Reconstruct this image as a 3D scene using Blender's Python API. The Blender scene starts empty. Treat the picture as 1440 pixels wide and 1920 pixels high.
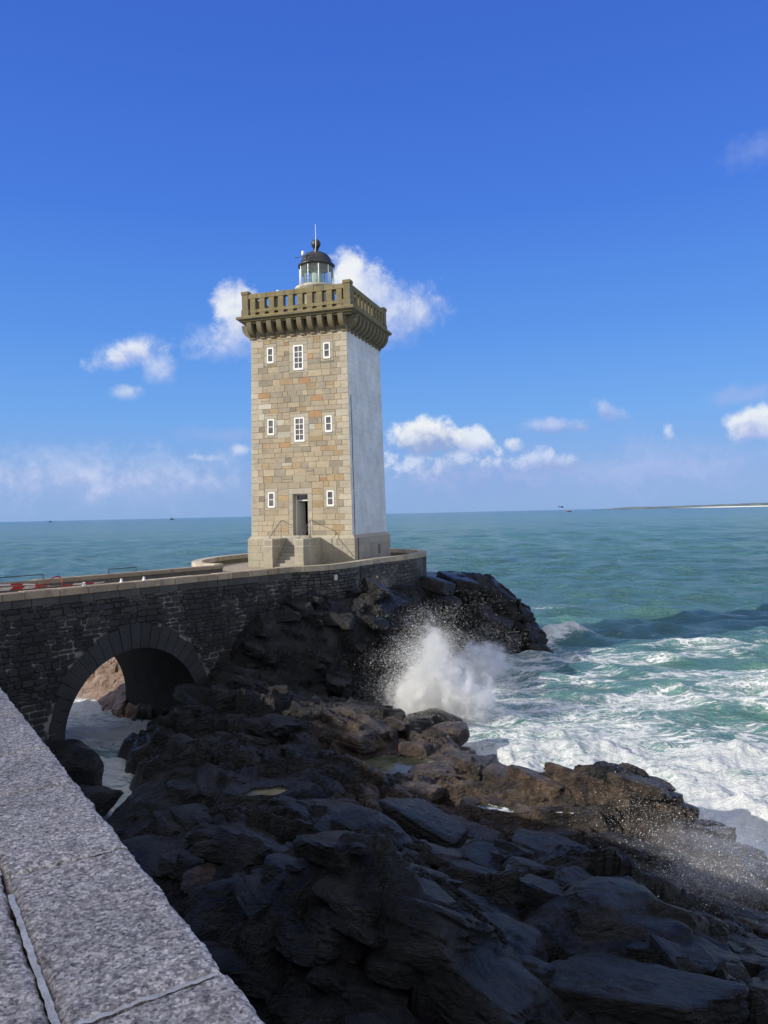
import bpy, math, random
import numpy as np
from mathutils import Vector, Matrix

scene = bpy.context.scene
COL = scene.collection
EYE = 9.5                                    # camera height above the sea
rng = random.Random(7)
nrg = np.random.default_rng(11)

# ------------------------------------------------------------------ camera
cd = bpy.data.cameras.new("camera")
cam = bpy.data.objects.new("camera", cd)
COL.objects.link(cam)
ROLL, PITCH, FPX = 0.0217, 0.0017, 1443.0
_F = Vector((0, math.cos(PITCH), math.sin(PITCH)))
_U0 = Vector((0, -math.sin(PITCH), math.cos(PITCH)))
_X = Vector((1, 0, 0))
_R = _X * math.cos(ROLL) - _U0 * math.sin(ROLL)
_U = _X * math.sin(ROLL) + _U0 * math.cos(ROLL)
cam.matrix_world = Matrix(((_R.x, _U.x, -_F.x, 0), (_R.y, _U.y, -_F.y, 0), (_R.z, _U.z, -_F.z, EYE), (0, 0, 0, 1)))
cd.sensor_fit = 'VERTICAL'
cd.sensor_height = 24.0
cd.lens = 24.0 * FPX / 1920.0
cd.clip_start = 0.05
cd.clip_end = 60000
scene.camera = cam

# ------------------------------------------------------------------ light
SUN_EL = math.radians(25.0)
SUN_H = Vector((0.915, 0.403, 0)).normalized()          # the way the sunlight travels over the ground
sd = bpy.data.lights.new("sun", 'SUN')
sd.energy = 4.9
sd.angle = math.radians(0.5)
sd.color = (1.0, 0.93, 0.80)
sun = bpy.data.objects.new("sun", sd)
COL.objects.link(sun)
sun.location = (-60, -30, 60)
sun.rotation_euler = Vector((SUN_H.x * math.cos(SUN_EL), SUN_H.y * math.cos(SUN_EL), -math.sin(SUN_EL))).to_track_quat('-Z', 'Y').to_euler()

scene.view_settings.view_transform = 'Standard'
scene.view_settings.look = 'None'
scene.view_settings.exposure = 0.0
scene.view_settings.gamma = 1.0
scene.view_settings.use_curve_mapping = False
scene.render.engine = 'CYCLES'
cy = scene.cycles
cy.use_denoising = True
cy.max_bounces = 10
cy.diffuse_bounces = 3
cy.volume_bounces = 8
cy.transparent_max_bounces = 16
cy.caustics_reflective = False
cy.caustics_refractive = False
cy.sample_clamp_indirect = 4.0


def ray(px, py):
    """world direction seen at a pixel of the 1440x1920 photograph"""
    d = _F + _R * ((px - 720) / FPX) - _U * ((py - 960) / FPX)
    return d


def at(px, py, z):
    """world point of height z seen at that pixel"""
    d = ray(px, py)
    t = (z - EYE) / d.z
    return Vector((d.x * t, d.y * t, z))


# ------------------------------------------------------------------ node helpers
class NT:
    def __init__(self, tree):
        self.t = tree
        tree.nodes.clear()

    def n(self, typ, **kw):
        nd = self.t.nodes.new(typ)
        for k, v in kw.items():
            if k in ('inp',):
                for a, b in v.items():
                    self.set(nd.inputs[a], b)
            else:
                setattr(nd, k, v)
        return nd

    def set(self, sock, v):
        if isinstance(v, bpy.types.NodeSocket):
            self.t.links.new(v, sock)
        elif isinstance(v, bpy.types.Node):
            self.t.links.new(v.outputs[0], sock)
        else:
            if sock.type == 'RGBA' and hasattr(v, '__len__') and len(v) == 3:
                v = (*v, 1)
            sock.default_value = v

    def math(self, op, a, b=0.0, c=0.0, clamp=False):
        nd = self.t.nodes.new('ShaderNodeMath')
        nd.operation = op
        nd.use_clamp = clamp
        self.set(nd.inputs[0], a); self.set(nd.inputs[1], b); self.set(nd.inputs[2], c)
        return nd.outputs[0]

    def vmath(self, op, a, b=(0, 0, 0), scale=None):
        nd = self.t.nodes.new('ShaderNodeVectorMath')
        nd.operation = op
        self.set(nd.inputs[0], a); self.set(nd.inputs[1], b)
        if scale is not None:
            self.set(nd.inputs[3], scale)
        return nd.outputs['Value'] if op in ('LENGTH', 'DOT_PRODUCT', 'DISTANCE') else nd.outputs[0]

    def ramp(self, v, a, b, c=0.0, d=1.0, smooth=True):
        nd = self.t.nodes.new('ShaderNodeMapRange')
        if smooth:
            nd.interpolation_type = 'SMOOTHSTEP'
        for i, x in enumerate((v, a, b, c, d)):
            self.set(nd.inputs[i], x)
        return nd.outputs[0]

    def noise(self, vec, scale, detail=4.0, rough=0.55, dist=0.0):
        nd = self.t.nodes.new('ShaderNodeTexNoise')
        self.set(nd.inputs['Vector'], vec); self.set(nd.inputs['Scale'], scale)
        self.set(nd.inputs['Detail'], detail); self.set(nd.inputs['Roughness'], rough); self.set(nd.inputs['Distortion'], dist)
        return nd

    def vor(self, vec, scale, feature='F1', rand=1.0):
        nd = self.t.nodes.new('ShaderNodeTexVoronoi')
        nd.feature = feature
        self.set(nd.inputs['Vector'], vec); self.set(nd.inputs['Scale'], scale); self.set(nd.inputs['Randomness'], rand)
        return nd

    def mix(self, f, a, b, mode='MIX'):
        nd = self.t.nodes.new('ShaderNodeMix')
        nd.data_type = 'RGBA'
        nd.blend_type = mode
        self.set(nd.inputs[0], f); self.set(nd.inputs[6], a); self.set(nd.inputs[7], b)
        return nd.outputs[2]

    def scale_vec(self, v, s):
        return self.vmath('MULTIPLY', v, s)

    def bump(self, h, strength=0.5, dist=0.05, normal=None):
        nd = self.t.nodes.new('ShaderNodeBump')
        self.set(nd.inputs['Height'], h); self.set(nd.inputs['Strength'], strength); self.set(nd.inputs['Distance'], dist)
        if normal is not None:
            self.set(nd.inputs['Normal'], normal)
        return nd.outputs[0]

    def out(self, surf=None, vol=None):
        o = self.t.nodes.new('ShaderNodeOutputMaterial')
        if surf is not None:
            self.t.links.new(surf, o.inputs['Surface'])
        if vol is not None:
            self.t.links.new(vol, o.inputs['Volume'])

    def bsdf(self, **kw):
        nd = self.t.nodes.new('ShaderNodeBsdfPrincipled')
        for k, v in kw.items():
            self.set(nd.inputs[k.replace('_', ' ')], v)
        return nd.outputs[0]

    def obj(self):
        return self.t.nodes.new('ShaderNodeTexCoord').outputs['Object']

    def pos(self):
        return self.t.nodes.new('ShaderNodeNewGeometry').outputs['Position']

    def attr(self, name):
        nd = self.t.nodes.new('ShaderNodeAttribute')
        nd.attribute_name = name
        return nd


def newmat(name):
    m = bpy.data.materials.new(name)
    m.use_nodes = True
    return m, NT(m.node_tree)


# ------------------------------------------------------------------ sky
world = bpy.data.worlds.new("World")
scene.world = world
world.use_nodes = True
w = NT(world.node_tree)
sky = w.n('ShaderNodeTexSky')
sky.sky_type = 'NISHITA'
sky.sun_disc = False
sky.sun_elevation = SUN_EL
sky.sun_rotation = math.atan2(-SUN_H.x, -SUN_H.y) % (2 * math.pi)
sky.altitude = 10
sky.air_density = 1.0
sky.dust_density = 0.6
sky.ozone_density = 2.0
SKY_GAIN = (0.86, 1.02, 1.34)
tc = w.n('ShaderNodeTexCoord').outputs['Generated']
sep = w.n('ShaderNodeSeparateXYZ', inp={0: tc})
az = w.math('ARCTAN2', sep.outputs[0], sep.outputs[1])
el = w.math('ARCSINE', sep.outputs[2])
skyc = w.mix(1.0, sky.outputs[0], SKY_GAIN, 'MULTIPLY')
# the clean deep blue of a washed sea sky over the plain Nishita sky
sr = w.n('ShaderNodeValToRGB', inp={0: w.ramp(el, 0.0, 0.75, 0.0, 1.0, False)})
se = sr.color_ramp.elements
se[0].position = 0.0; se[0].color = (0.265, 0.435, 0.77, 1)
se[1].position = 1.0; se[1].color = (0.040, 0.128, 0.57, 1)
for ps, cc in ((0.07, (0.25, 0.42, 0.78)), (0.17, (0.165, 0.40, 0.86)), (0.30, (0.105, 0.31, 0.84)), (0.50, (0.062, 0.205, 0.77)), (0.72, (0.047, 0.152, 0.67))):
    x_ = se.new(ps); x_.color = (*cc, 1)
skyc = w.mix(0.88, skyc, w.vmath('SCALE', sr.outputs[0], scale=1 / 0.095))
ae = w.n('ShaderNodeCombineXYZ', inp={0: az, 1: el, 2: 0.0}).outputs[0]
cn1 = w.noise(ae, 17.0, 7.0, 0.60, 0.35).outputs[0]
cn2 = w.noise(w.vmath('ADD', ae, (3.1, 1.7, 0)), 52.0, 5.0, 0.62, 0.3).outputs[0]
cloudn = w.math('ADD', w.math('MULTIPLY', w.math('SUBTRACT', cn1, 0.5), 3.0), w.math('MULTIPLY', w.math('SUBTRACT', cn2, 0.5), 1.5))
# bright cloud added out of view as fill light, behind, beside and overhead
cov = w.noise(w.vmath('ADD', tc, (4.0, 2.0, 1.0)), 2.6, 5.0, 0.6, 0.4).outputs[0]
out = w.math('SUBTRACT', 0.64, w.math('ADD', w.math('MULTIPLY_ADD', w.math('MAXIMUM', sep.outputs[0], 0.0), 0.55, sep.outputs[1]), w.math('MULTIPLY', w.math('SUBTRACT', cov, 0.5), 0.5)))
skyc = w.mix(w.math('MULTIPLY', w.ramp(out, 0.0, 0.32), 0.9), skyc, w.mix(w.ramp(cov, 0.35, 0.65), (6.0, 6.2, 7.0), (9.4, 9.5, 9.9)))


def azel(px, py):
    d = ray(px, py).normalized()
    return math.atan2(d.x, d.y), math.asin(d.z)


def cloud(px, py, rx, ry, tilt=0.0, cap=1.0, soft=0.5, bright=(8.6, 9.0, 9.6), shade=(3.7, 4.6, 7.4), amp=1.0, lift=0.0):
    global skyc
    a, e = azel(px, py)
    mp = w.n('ShaderNodeMapping')
    mp.vector_type = 'TEXTURE'
    w.set(mp.inputs['Vector'], ae)
    mp.inputs['Location'].default_value = (a, e, 0)
    mp.inputs['Rotation'].default_value = (0, 0, math.radians(tilt))
    mp.inputs['Scale'].default_value = (rx / FPX, ry / FPX, 1)
    r = w.vmath('LENGTH', mp.outputs[0])
    m = w.math('MULTIPLY_ADD', cloudn, max(amp, .6) * 0.78, w.math('SUBTRACT', 1.0, r))
    al = w.ramp(m, 0.0, soft * 1.25, 0.0, cap)
    y = w.n('ShaderNodeSeparateXYZ', inp={0: mp.outputs[0]}).outputs[1]
    xx = w.n('ShaderNodeSeparateXYZ', inp={0: mp.outputs[0]}).outputs[0]
    lit = w.math('ADD', w.math('SUBTRACT', w.math('MULTIPLY', y, 1.25), w.math('MULTIPLY', xx, 0.45)), w.math('MULTIPLY_ADD', cloudn, 1.1, lift))
    colr = w.mix(w.ramp(lit, -0.7, 0.75), shade, bright)
    skyc = w.mix(al, skyc, colr)


LAV = (4.1, 5.0, 8.4)
# low banks first, cumulus over them
cloud(150, 900, 460, 74, 0, 0.85, 1.0, (5.6, 6.6, 9.2), (3.9, 5.1, 8.3), 0.7)
cloud(160, 898, 330, 32, -3, 0.50, 1.1, (6.2, 7.0, 9.3), (3.9, 5.0, 8.2), 0.75)
cloud(1250, 885, 360, 74, 0, 0.70, 1.0, (4.4, 5.5, 8.8), (3.3, 4.6, 8.2), 0.8)
cloud(900, 895, 260, 66, 0, 0.80, 1.0, (4.4, 5.4, 8.6), (2.9, 4.1, 7.8), 0.8)
cloud(420, 815, 110, 22, 0, 0.40, 0.9, LAV, LAV, 0.8)
cloud(1400, 742, 80, 24, 12, 0.5, 0.8, LAV, LAV, 0.9)
cloud(1430, 280, 60, 36, 0, 0.30, 0.9, LAV, LAV, 0.9)
cloud(1035, 800, 85, 20, 0, 0.75, 0.7, (5.6, 6.4, 9.2), (3.0, 4.2, 7.6), 0.9, 0.1)
cloud(1140, 772, 55, 22, -25, 0.7, 0.8, (5.6, 6.4, 9.0), (3.6, 4.6, 8.0), 0.9)
cloud(830, 872, 120, 42, 0, 0.8, 0.5, (7.4, 8.2, 9.8), (3.4, 4.6, 7.8), 1.6)
cloud(1000, 868, 110, 26, 0, 0.75, 0.6, (6.6, 7.5, 9.6), (3.2, 4.4, 7.8), 1.5)
cloud(885, 826, 46, 30, -10, 0.95, 0.35, (8.2, 8.8, 9.8), (4.4, 5.4, 8.4), 0.8, 0.2)
cloud(965, 834, 20, 20, 0, 0.9, 0.4, (8.0, 8.6, 9.6), (5.2, 6.2, 8.8), 0.5, 0.3)
cloud(800, 822, 82, 46, -8, 1.0, 0.32, (9.0, 9.3, 9.7), (3.2, 4.3, 7.2), 0.6, 0.15)
cloud(1253, 808, 13, 20, 10, 0.8, 0.8, (7.4, 8.1, 9.4), (5.4, 6.4, 9.0), 0.9, 0.3)
cloud(1415, 797, 66, 40, 0, 1.0, 0.4, (8.4, 8.9, 9.7), (4.2, 5.2, 8.4), 0.6, 0.15)
cloud(452, 843, 20, 14, 0, 0.75, 0.9, (7.0, 7.8, 9.4), (5.2, 6.2, 9.0), 1.2, 0.2)
cloud(372, 858, 44, 9, -5, 0.7, 0.9, (6.6, 7.4, 9.4), (5.2, 6.2, 9.0), 1.2, 0.2)
cloud(238, 737, 38, 19, 0, 0.75, 0.7, (7.2, 7.9, 9.4), (4.6, 5.7, 8.8), 0.5, 0.25)
cloud(238, 664, 82, 32, 18, 0.95, 0.55, (8.2, 8.7, 9.6), (4.4, 5.5, 8.8), 0.6, 0.15)
cloud(296, 695, 36, 34, 40, 0.7, 0.8, (6.6, 7.4, 9.4), (4.3, 5.4, 8.8), 0.5)
cloud(440, 640, 96, 54, 0, 0.75, 0.8, (7.2, 7.9, 9.5), (4.4, 5.5, 8.8), 0.7)
cloud(448, 590, 62, 66, 15, 0.97, 0.45, (8.8, 9.1, 9.6), (5.0, 6.0, 9.0), 0.6, 0.2)
cloud(760, 590, 100, 66, 20, 0.9, 0.7, (7.4, 8.0, 9.5), (3.9, 5.0, 8.4), 0.7, 0.05)
cloud(678, 530, 66, 74, 30, 1.0, 0.4, (9.0, 9.3, 9.7), (5.0, 6.0, 9.0), 0.55, 0.25)
bg = w.n('ShaderNodeBackground', inp={0: skyc, 1: 0.095})
wo = w.n('ShaderNodeOutputWorld')
world.node_tree.links.new(bg.outputs[0], wo.inputs[0])


# ------------------------------------------------------------------ numpy noise
def _h(ix, iy, seed):
    ix = ix.astype(np.int64); iy = iy.astype(np.int64)
    h = (ix * 374761393 + iy * 668265263 + seed * 974634777) & 0xFFFFFFFF
    h = ((h ^ (h >> 13)) * 1274126177) & 0xFFFFFFFF
    h = ((h ^ (h >> 16)) * 2246822519) & 0xFFFFFFFF
    return (h ^ (h >> 15)) & 0xFFFFFFFF


def rnd(ix, iy, seed):
    return _h(ix, iy, seed) / 4294967296.0


def perlin(x, y, seed=0):
    xi = np.floor(x); yi = np.floor(y)
    fx = x - xi; fy = y - yi
    u = fx * fx * fx * (fx * (fx * 6 - 15) + 10)
    v = fy * fy * fy * (fy * (fy * 6 - 15) + 10)

    def gr(dx, dy):
        a = rnd(xi + dx, yi + dy, seed) * 6.2831853
        return np.cos(a) * (fx - dx) + np.sin(a) * (fy - dy)
    a = gr(0, 0); b = gr(1, 0); c = gr(0, 1); d = gr(1, 1)
    return 1.5 * ((a * (1 - u) + b * u) * (1 - v) + (c * (1 - u) + d * u) * v)


def fbm(x, y, oct=4, seed=0, gain=0.5, lac=2.03):
    s = np.zeros_like(x); a = 1.0
    for o in range(oct):
        s = s + a * perlin(x, y, seed + o * 17)
        x = x * lac + 13.7; y = y * lac - 7.3; a *= gain
    return s


def worley(x, y, seed=0, jit=0.95):
    xi = np.floor(x); yi = np.floor(y)
    f1 = np.full_like(x, 9.0); f2 = np.full_like(x, 9.0)
    cx = np.zeros_like(x); cyy = np.zeros_like(x); ex = np.zeros_like(x); ey = np.zeros_like(x)
    for dx in (-1, 0, 1):
        for dy in (-1, 0, 1):
            gx = xi + dx; gy = yi + dy
            px = gx + 0.5 + jit * (rnd(gx, gy, seed) - 0.5)
            py = gy + 0.5 + jit * (rnd(gx, gy, seed + 5) - 0.5)
            d = np.sqrt((x - px) ** 2 + (y - py) ** 2)
            near = d < f1
            f2 = np.where(near, f1, np.minimum(f2, d))
            f1 = np.where(near, d, f1)
            cx = np.where(near, gx, cx); cyy = np.where(near, gy, cyy)
            ex = np.where(near, x - px, ex); ey = np.where(near, y - py, ey)
    return f1, f2, cx, cyy, ex, ey


def sstep(a, b, x):
    t = np.clip((x - a) / (b - a), 0, 1)
    return t * t * (3 - 2 * t)


# ------------------------------------------------------------------ mesh helpers
def link(name, me, mats=(), parent=None):
    o = bpy.data.objects.new(name, me)
    COL.objects.link(o)
    for m in (mats if isinstance(mats, (list, tuple)) else [mats]):
        me.materials.append(m)
    if parent is not None:
        o.parent = parent
        o.matrix_parent_inverse = Matrix.Identity(4)
    return o


def tag(o, label=None, cat=None, group=None, kind=None):
    if label: o['label'] = label
    if cat: o['category'] = cat
    if group: o['group'] = group
    if kind: o['kind'] = kind
    return o


def empty(name, loc=(0, 0, 0), rz=0.0):
    o = bpy.data.objects.new(name, None)
    COL.objects.link(o)
    o.location = loc
    o.rotation_euler = (0, 0, rz)
    o.empty_display_size = 0.3
    return o


def jit(r, a, b, col):
    k = r.uniform(a, b)
    t = r.uniform(-.03, .03)
    return (col[0] * k * (1 + t), col[1] * k, col[2] * k * (1 - t))


class MB:
    def __init__(self):
        self.v = []; self.f = []; self.c = []; self.m = []; self.smooth = []

    def face(self, pts, col=(1, 1, 1), mi=0):
        b = len(self.v)
        self.v += [tuple(p) for p in pts]
        self.c += [col] * len(pts)
        self.f.append(tuple(range(b, b + len(pts)))); self.m.append(mi); self.smooth.append(False)

    def add(self, verts, faces, col=(1, 1, 1), mi=0, smooth=False):
        b = len(self.v)
        self.v += [tuple(p) for p in verts]
        self.c += [col] * len(verts)
        for f in faces:
            self.f.append(tuple(b + i for i in f)); self.m.append(mi); self.smooth.append(smooth)

    def box(self, x0, x1, y0, y1, z0, z1, col=(1, 1, 1), mi=0, bev=0.0, fn=None):
        if bev <= 0:
            vs = [(x, y, z) for z in (z0, z1) for y in (y0, y1) for x in (x0, x1)]
            fs = [(0, 2, 3, 1), (4, 5, 7, 6), (0, 1, 5, 4), (2, 6, 7, 3), (0, 4, 6, 2), (1, 3, 7, 5)]
        else:
            b = min(bev, (x1 - x0) * .45, (y1 - y0) * .45, (z1 - z0) * .45)
            vs = []; idx = {}
            for sz in (0, 1):
                for sy in (0, 1):
                    for sx in (0, 1):
                        X = (x0, x1)[sx]; Y = (y0, y1)[sy]; Z = (z0, z1)[sz]
                        ix = X + (b if sx == 0 else -b); iy = Y + (b if sy == 0 else -b); iz = Z + (b if sz == 0 else -b)
                        idx[(sx, sy, sz)] = len(vs)
                        vs += [(X, iy, iz), (ix, Y, iz), (ix, iy, Z)]
            I = idx
            fs = []
            for s in (0, 1):
                q = [I[(s, 0, 0)], I[(s, 1, 0)], I[(s, 1, 1)], I[(s, 0, 1)]]
                fs.append(tuple(q if s else q[::-1]))
                q = [I[(0, s, 0)] + 1, I[(1, s, 0)] + 1, I[(1, s, 1)] + 1, I[(0, s, 1)] + 1]
                fs.append(tuple(q[::-1] if s else q))
                q = [I[(0, 0, s)] + 2, I[(1, 0, s)] + 2, I[(1, 1, s)] + 2, I[(0, 1, s)] + 2]
                fs.append(tuple(q if s else q[::-1]))
            for a in (0, 1):
                for c in (0, 1):
                    p, q = I[(0, a, c)], I[(1, a, c)]
                    fs.append((p + 1, q + 1, q + 2, p + 2))
                    p, q = I[(a, 0, c)], I[(a, 1, c)]
                    fs.append((p, q, q + 2, p + 2))
                    p, q = I[(a, c, 0)], I[(a, c, 1)]
                    fs.append((p, q, q + 1, p + 1))
            for k in I.values():
                fs.append((k, k + 1, k + 2))
        if fn: vs = [fn(*p) for p in vs]
        self.add(vs, fs, col, mi)

    def tube(self, pts, r, n=8, col=(1, 1, 1), mi=0, caps=True):
        pts = [Vector(p) for p in pts]
        rings = []
        for i, p in enumerate(pts):
            a = pts[max(0, i - 1)]; b = pts[min(len(pts) - 1, i + 1)]
            d = (b - a).normalized()
            s = d.cross(Vector((0, 0, 1)))
            if s.length < 1e-3: s = d.cross(Vector((0, 1, 0)))
            s.normalize(); t = s.cross(d)
            rr = r[i] if hasattr(r, '__len__') else r
            rings.append([p + s * rr * math.cos(2 * math.pi * k / n) + t * rr * math.sin(2 * math.pi * k / n) for k in range(n)])
        vs = [q for rg in rings for q in rg]
        fs = []
        for i in range(len(pts) - 1):
            for k in range(n):
                fs.append((i * n + k, i * n + (k + 1) % n, (i + 1) * n + (k + 1) % n, (i + 1) * n + k))
        if caps:
            fs.append(tuple(range(n))); fs.append(tuple(range((len(pts) - 1) * n, len(pts) * n))[::-1])
        self.add(vs, fs, col, mi, smooth=n > 5)

    def lathe(self, prof, n=32, col=(1, 1, 1), mi=0, center=(0, 0), smooth=True, phase=0.0):
        vs = []; fs = []
        for (r, z) in prof:
            for k in range(n):
                a = 2 * math.pi * k / n + phase
                vs.append((center[0] + r * math.cos(a), center[1] + r * math.sin(a), z))
        for i in range(len(prof) - 1):
            for k in range(n):
                fs.append((i * n + k, i * n + (k + 1) % n, (i + 1) * n + (k + 1) % n, (i + 1) * n + k))
        self.add(vs, fs, col, mi, smooth)

    def build(self, name, mats, parent=None, fix=True):
        me = bpy.data.meshes.new(name)
        me.from_pydata(self.v, [], self.f)
        ca = me.color_attributes.new("stone", 'FLOAT_COLOR', 'POINT')
        arr = np.ones((len(self.v), 4), np.float32)
        arr[:, :3] = np.array(self.c, np.float32).reshape(-1, 3)
        ca.data.foreach_set('color', arr.ravel())
        me.polygons.foreach_set('material_index', self.m)
        me.polygons.foreach_set('use_smooth', self.smooth)
        if fix:
            import bmesh
            bm = bmesh.new(); bm.from_mesh(me)
            bmesh.ops.recalc_face_normals(bm, faces=bm.faces)
            bm.to_mesh(me); bm.free()
        me.update()
        return link(name, me, mats, parent)


def np_mesh(name, verts, quads, mats, attrs=None, smooth=True, parent=None):
    me = bpy.data.meshes.new(name)
    k = quads.shape[1]
    me.vertices.add(len(verts)); me.vertices.foreach_set('co', verts.astype(np.float32).ravel())
    me.loops.add(quads.size); me.loops.foreach_set('vertex_index', quads.astype(np.int32).ravel())
    me.polygons.add(len(quads))
    me.polygons.foreach_set('loop_start', np.arange(0, quads.size, k, dtype=np.int32))
    me.polygons.foreach_set('loop_total', np.full(len(quads), k, np.int32))
    me.polygons.foreach_set('use_smooth', np.full(len(quads), smooth, bool))
    me.update(calc_edges=True)
    for an, data in (attrs or {}).items():
        a = me.attributes.new(an, 'FLOAT', 'POINT')
        a.data.foreach_set('value', data.astype(np.float32).ravel())
    me.validate()
    return link(name, me, mats, parent)


def grid_quads(nr, nc):
    i = np.arange(nr - 1)[:, None] * nc + np.arange(nc - 1)[None, :]
    return np.stack([i, i + 1, i + nc + 1, i + nc], -1).reshape(-1, 4)


# ------------------------------------------------------------------ materials
def stone_mat(name, rough=0.8, grain=18.0, gvar=0.25, bump=0.35, blotch=1.3, bvar=0.25, bdist=0.012, lichen=None, lich_amt=0.0, dirt=None, dirt_amt=0.0):
    m, n = newmat(name)
    p = n.obj()
    c = n.attr('stone').outputs['Color']
    g = n.noise(p, grain, 6, 0.65).outputs[0]
    b = n.noise(p, blotch, 5, 0.6).outputs[0]
    k = n.math('ADD', n.ramp(g, 0.25, 0.75, 1 - gvar, 1 + gvar, False), n.ramp(b, 0.3, 0.7, -bvar, bvar, False))
    c = n.vmath('SCALE', c, scale=k)
    if dirt is not None:
        d = n.noise(n.scale_vec(p, (1, 1, 0.35)), 1.9, 6, 0.6).outputs[0]
        c = n.mix(n.math('MULTIPLY', n.ramp(d, 0.52, 0.72), dirt_amt), c, dirt)
    if lichen is not None:
        d = n.noise(p, 2.6, 7, 0.68).outputs[0]
        c = n.mix(n.math('MULTIPLY', n.ramp(d, 0.50, 0.66), lich_amt), c, lichen)
    h = n.math('ADD', g, n.math('MULTIPLY', n.noise(p, grain * 0.3, 5, 0.6).outputs[0], 1.2))
    n.out(n.bsdf(Base_Color=c, Roughness=rough, Normal=n.bump(h, bump, bdist)))
    return m


def flat_mat(name, col, rough=0.5, metal=0.0, var=0.15, scale=6.0, spec=0.5):
    m, n = newmat(name)
    k = n.ramp(n.noise(n.obj(), scale, 5, 0.6).outputs[0], 0.3, 0.7, 1 - var, 1 + var, False)
    c = n.vmath('SCALE', (*col,), scale=k)
    n.out(n.bsdf(Base_Color=c, Roughness=rough, Metallic=metal, Specular_IOR_Level=spec))
    return m


M_ash = stone_mat("ashlar_granite", 0.85, 16, 0.22, 0.5, 1.1, 0.14, 0.02)
M_mortar = stone_mat("wall_mortar", 0.9, 22, 0.2, 0.3)
M_par = stone_mat("parapet_stone", 0.85, 14, 0.22, 0.5, 1.6, 0.2, 0.02, lichen=(0.22, 0.155, 0.045), lich_amt=0.55, dirt=(0.07, 0.07, 0.05), dirt_amt=0.4)
M_rub = stone_mat("rubble_stone", 0.75, 14, 0.35, 0.8, 0.8, 0.3, 0.03)
M_cop = stone_mat("coping_stone", 0.85, 14, 0.25, 0.5, 1.0, 0.2, 0.02, dirt=(0.10, 0.085, 0.06), dirt_amt=0.5)
M_white_frame = flat_mat("white_window_paint", (0.80, 0.80, 0.78), 0.45, 0, 0.05)
M_dark_metal = flat_mat("black_lantern_paint", (0.030, 0.031, 0.033), 0.45, 0.0, 0.25, 8)
M_rail = flat_mat("galvanised_rail", (0.16, 0.15, 0.15), 0.45, 0.6, 0.2, 20)
M_black = flat_mat("dark_interior", (0.008, 0.008, 0.008), 0.9)
M_grey_door = flat_mat("grey_door_paint", (0.42, 0.43, 0.43), 0.5, 0, 0.1)
M_red = flat_mat("red_paint", (0.55, 0.05, 0.06), 0.45, 0, 0.1)
M_wht = flat_mat("white_plastic", (0.80, 0.80, 0.80), 0.4, 0, 0.05)
M_glassgreen = flat_mat("lens_glass", (0.36, 0.46, 0.43), 0.12, 0.0, 0.3, 9)

m, n = newmat("window_glass")
n.out(n.bsdf(Base_Color=n.vmath('SCALE', (0.10, 0.10, 0.11), scale=n.ramp(n.noise(n.obj(), 2.2, 3).outputs[0], 0.3, 0.7, 0.4, 1.6, False)), Roughness=0.12))
M_pane = m
m, n = newmat("lantern_glass")
gl = n.n('ShaderNodeBsdfGlossy', inp={0: (1, 1, 1, 1), 1: 0.02})
tr = n.n('ShaderNodeBsdfTransparent', inp={0: (0.93, 0.98, 0.96, 1)})
df = n.n('ShaderNodeBsdfDiffuse', inp={0: (0.75, 0.85, 0.82, 1)})
mx0 = n.n('ShaderNodeMixShader', inp={0: 0.07, 1: tr, 2: df})
fr = n.n('ShaderNodeFresnel', inp={0: 1.16})
mx = n.n('ShaderNodeMixShader', inp={0: fr, 1: mx0, 2: gl})
n.out(mx.outputs[0])
M_lglass = m

# white painted masonry of the tower's seaward side, streaked and cracked
m, n = newmat("weathered_white_paint")
p = n.obj()
c = n.attr('stone').outputs['Color']
b = n.noise(p, 0.7, 6, 0.6).outputs[0]
k = n.ramp(b, 0.3, 0.7, 0.80, 1.12, False)
c = n.vmath('SCALE', c, scale=k)
st = n.noise(n.scale_vec(p, (2.2, 2.2, 0.22)), 2.4, 6, 0.65).outputs[0]
c = n.mix(n.math('MULTIPLY', n.ramp(st, 0.56, 0.74), 0.45), c, (0.30, 0.31, 0.30))
ck = n.noise(n.scale_vec(p, (3.0, 3.0, 0.55)), 1.3, 3, 0.5).outputs[0]
crack = n.math('SUBTRACT', 1.0, n.ramp(n.math('ABSOLUTE', n.math('SUBTRACT', ck, 0.36)), 0.0, 0.008))
c = n.mix(n.math('MULTIPLY', crack, 0.8), c, (0.10, 0.10, 0.10))
n.out(n.bsdf(Base_Color=c, Roughness=0.7, Normal=n.bump(n.noise(p, 9, 6, 0.65).outputs[0], 0.35, 0.02)))
M_sidewhite = m

# coarse grained grey granite of the near parapet
m, n = newmat("coarse_granite")
p = n.obj()
v1 = n.vor(p, 165.0).outputs['Color']
v2 = n.vor(n.vmath('ADD', p, (0.3, 0.1, 0.7)), 95.0).outputs['Color']
s1 = n.n('ShaderNodeSeparateColor', inp={0: v1}).outputs[0]
s2 = n.n('ShaderNodeSeparateColor', inp={0: v2}).outputs[1]
fine = n.noise(p, 420, 3, 0.6).outputs[0]
val = n.math('ADD', n.math('ADD', n.math('MULTIPLY', s1, 0.42), n.math('MULTIPLY', s2, 0.38)), n.math('MULTIPLY', fine, 0.3))
rmp = n.n('ShaderNodeValToRGB', inp={0: val})
e = rmp.color_ramp.elements
e[0].position = 0.18; e[0].color = (0.07, 0.067, 0.07, 1)
e[1].position = 0.92; e[1].color = (0.66, 0.64, 0.62, 1)
e2 = e.new(0.42); e2.color = (0.215, 0.205, 0.205, 1)
e3 = e.new(0.62); e3.color = (0.36, 0.345, 0.335, 1)
c = n.mix(1.0, rmp.outputs[0], (1.55, 1.44, 1.30, 1), 'MULTIPLY')
blot = n.noise(p, 3.4, 5, 0.6).outputs[0]
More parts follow.
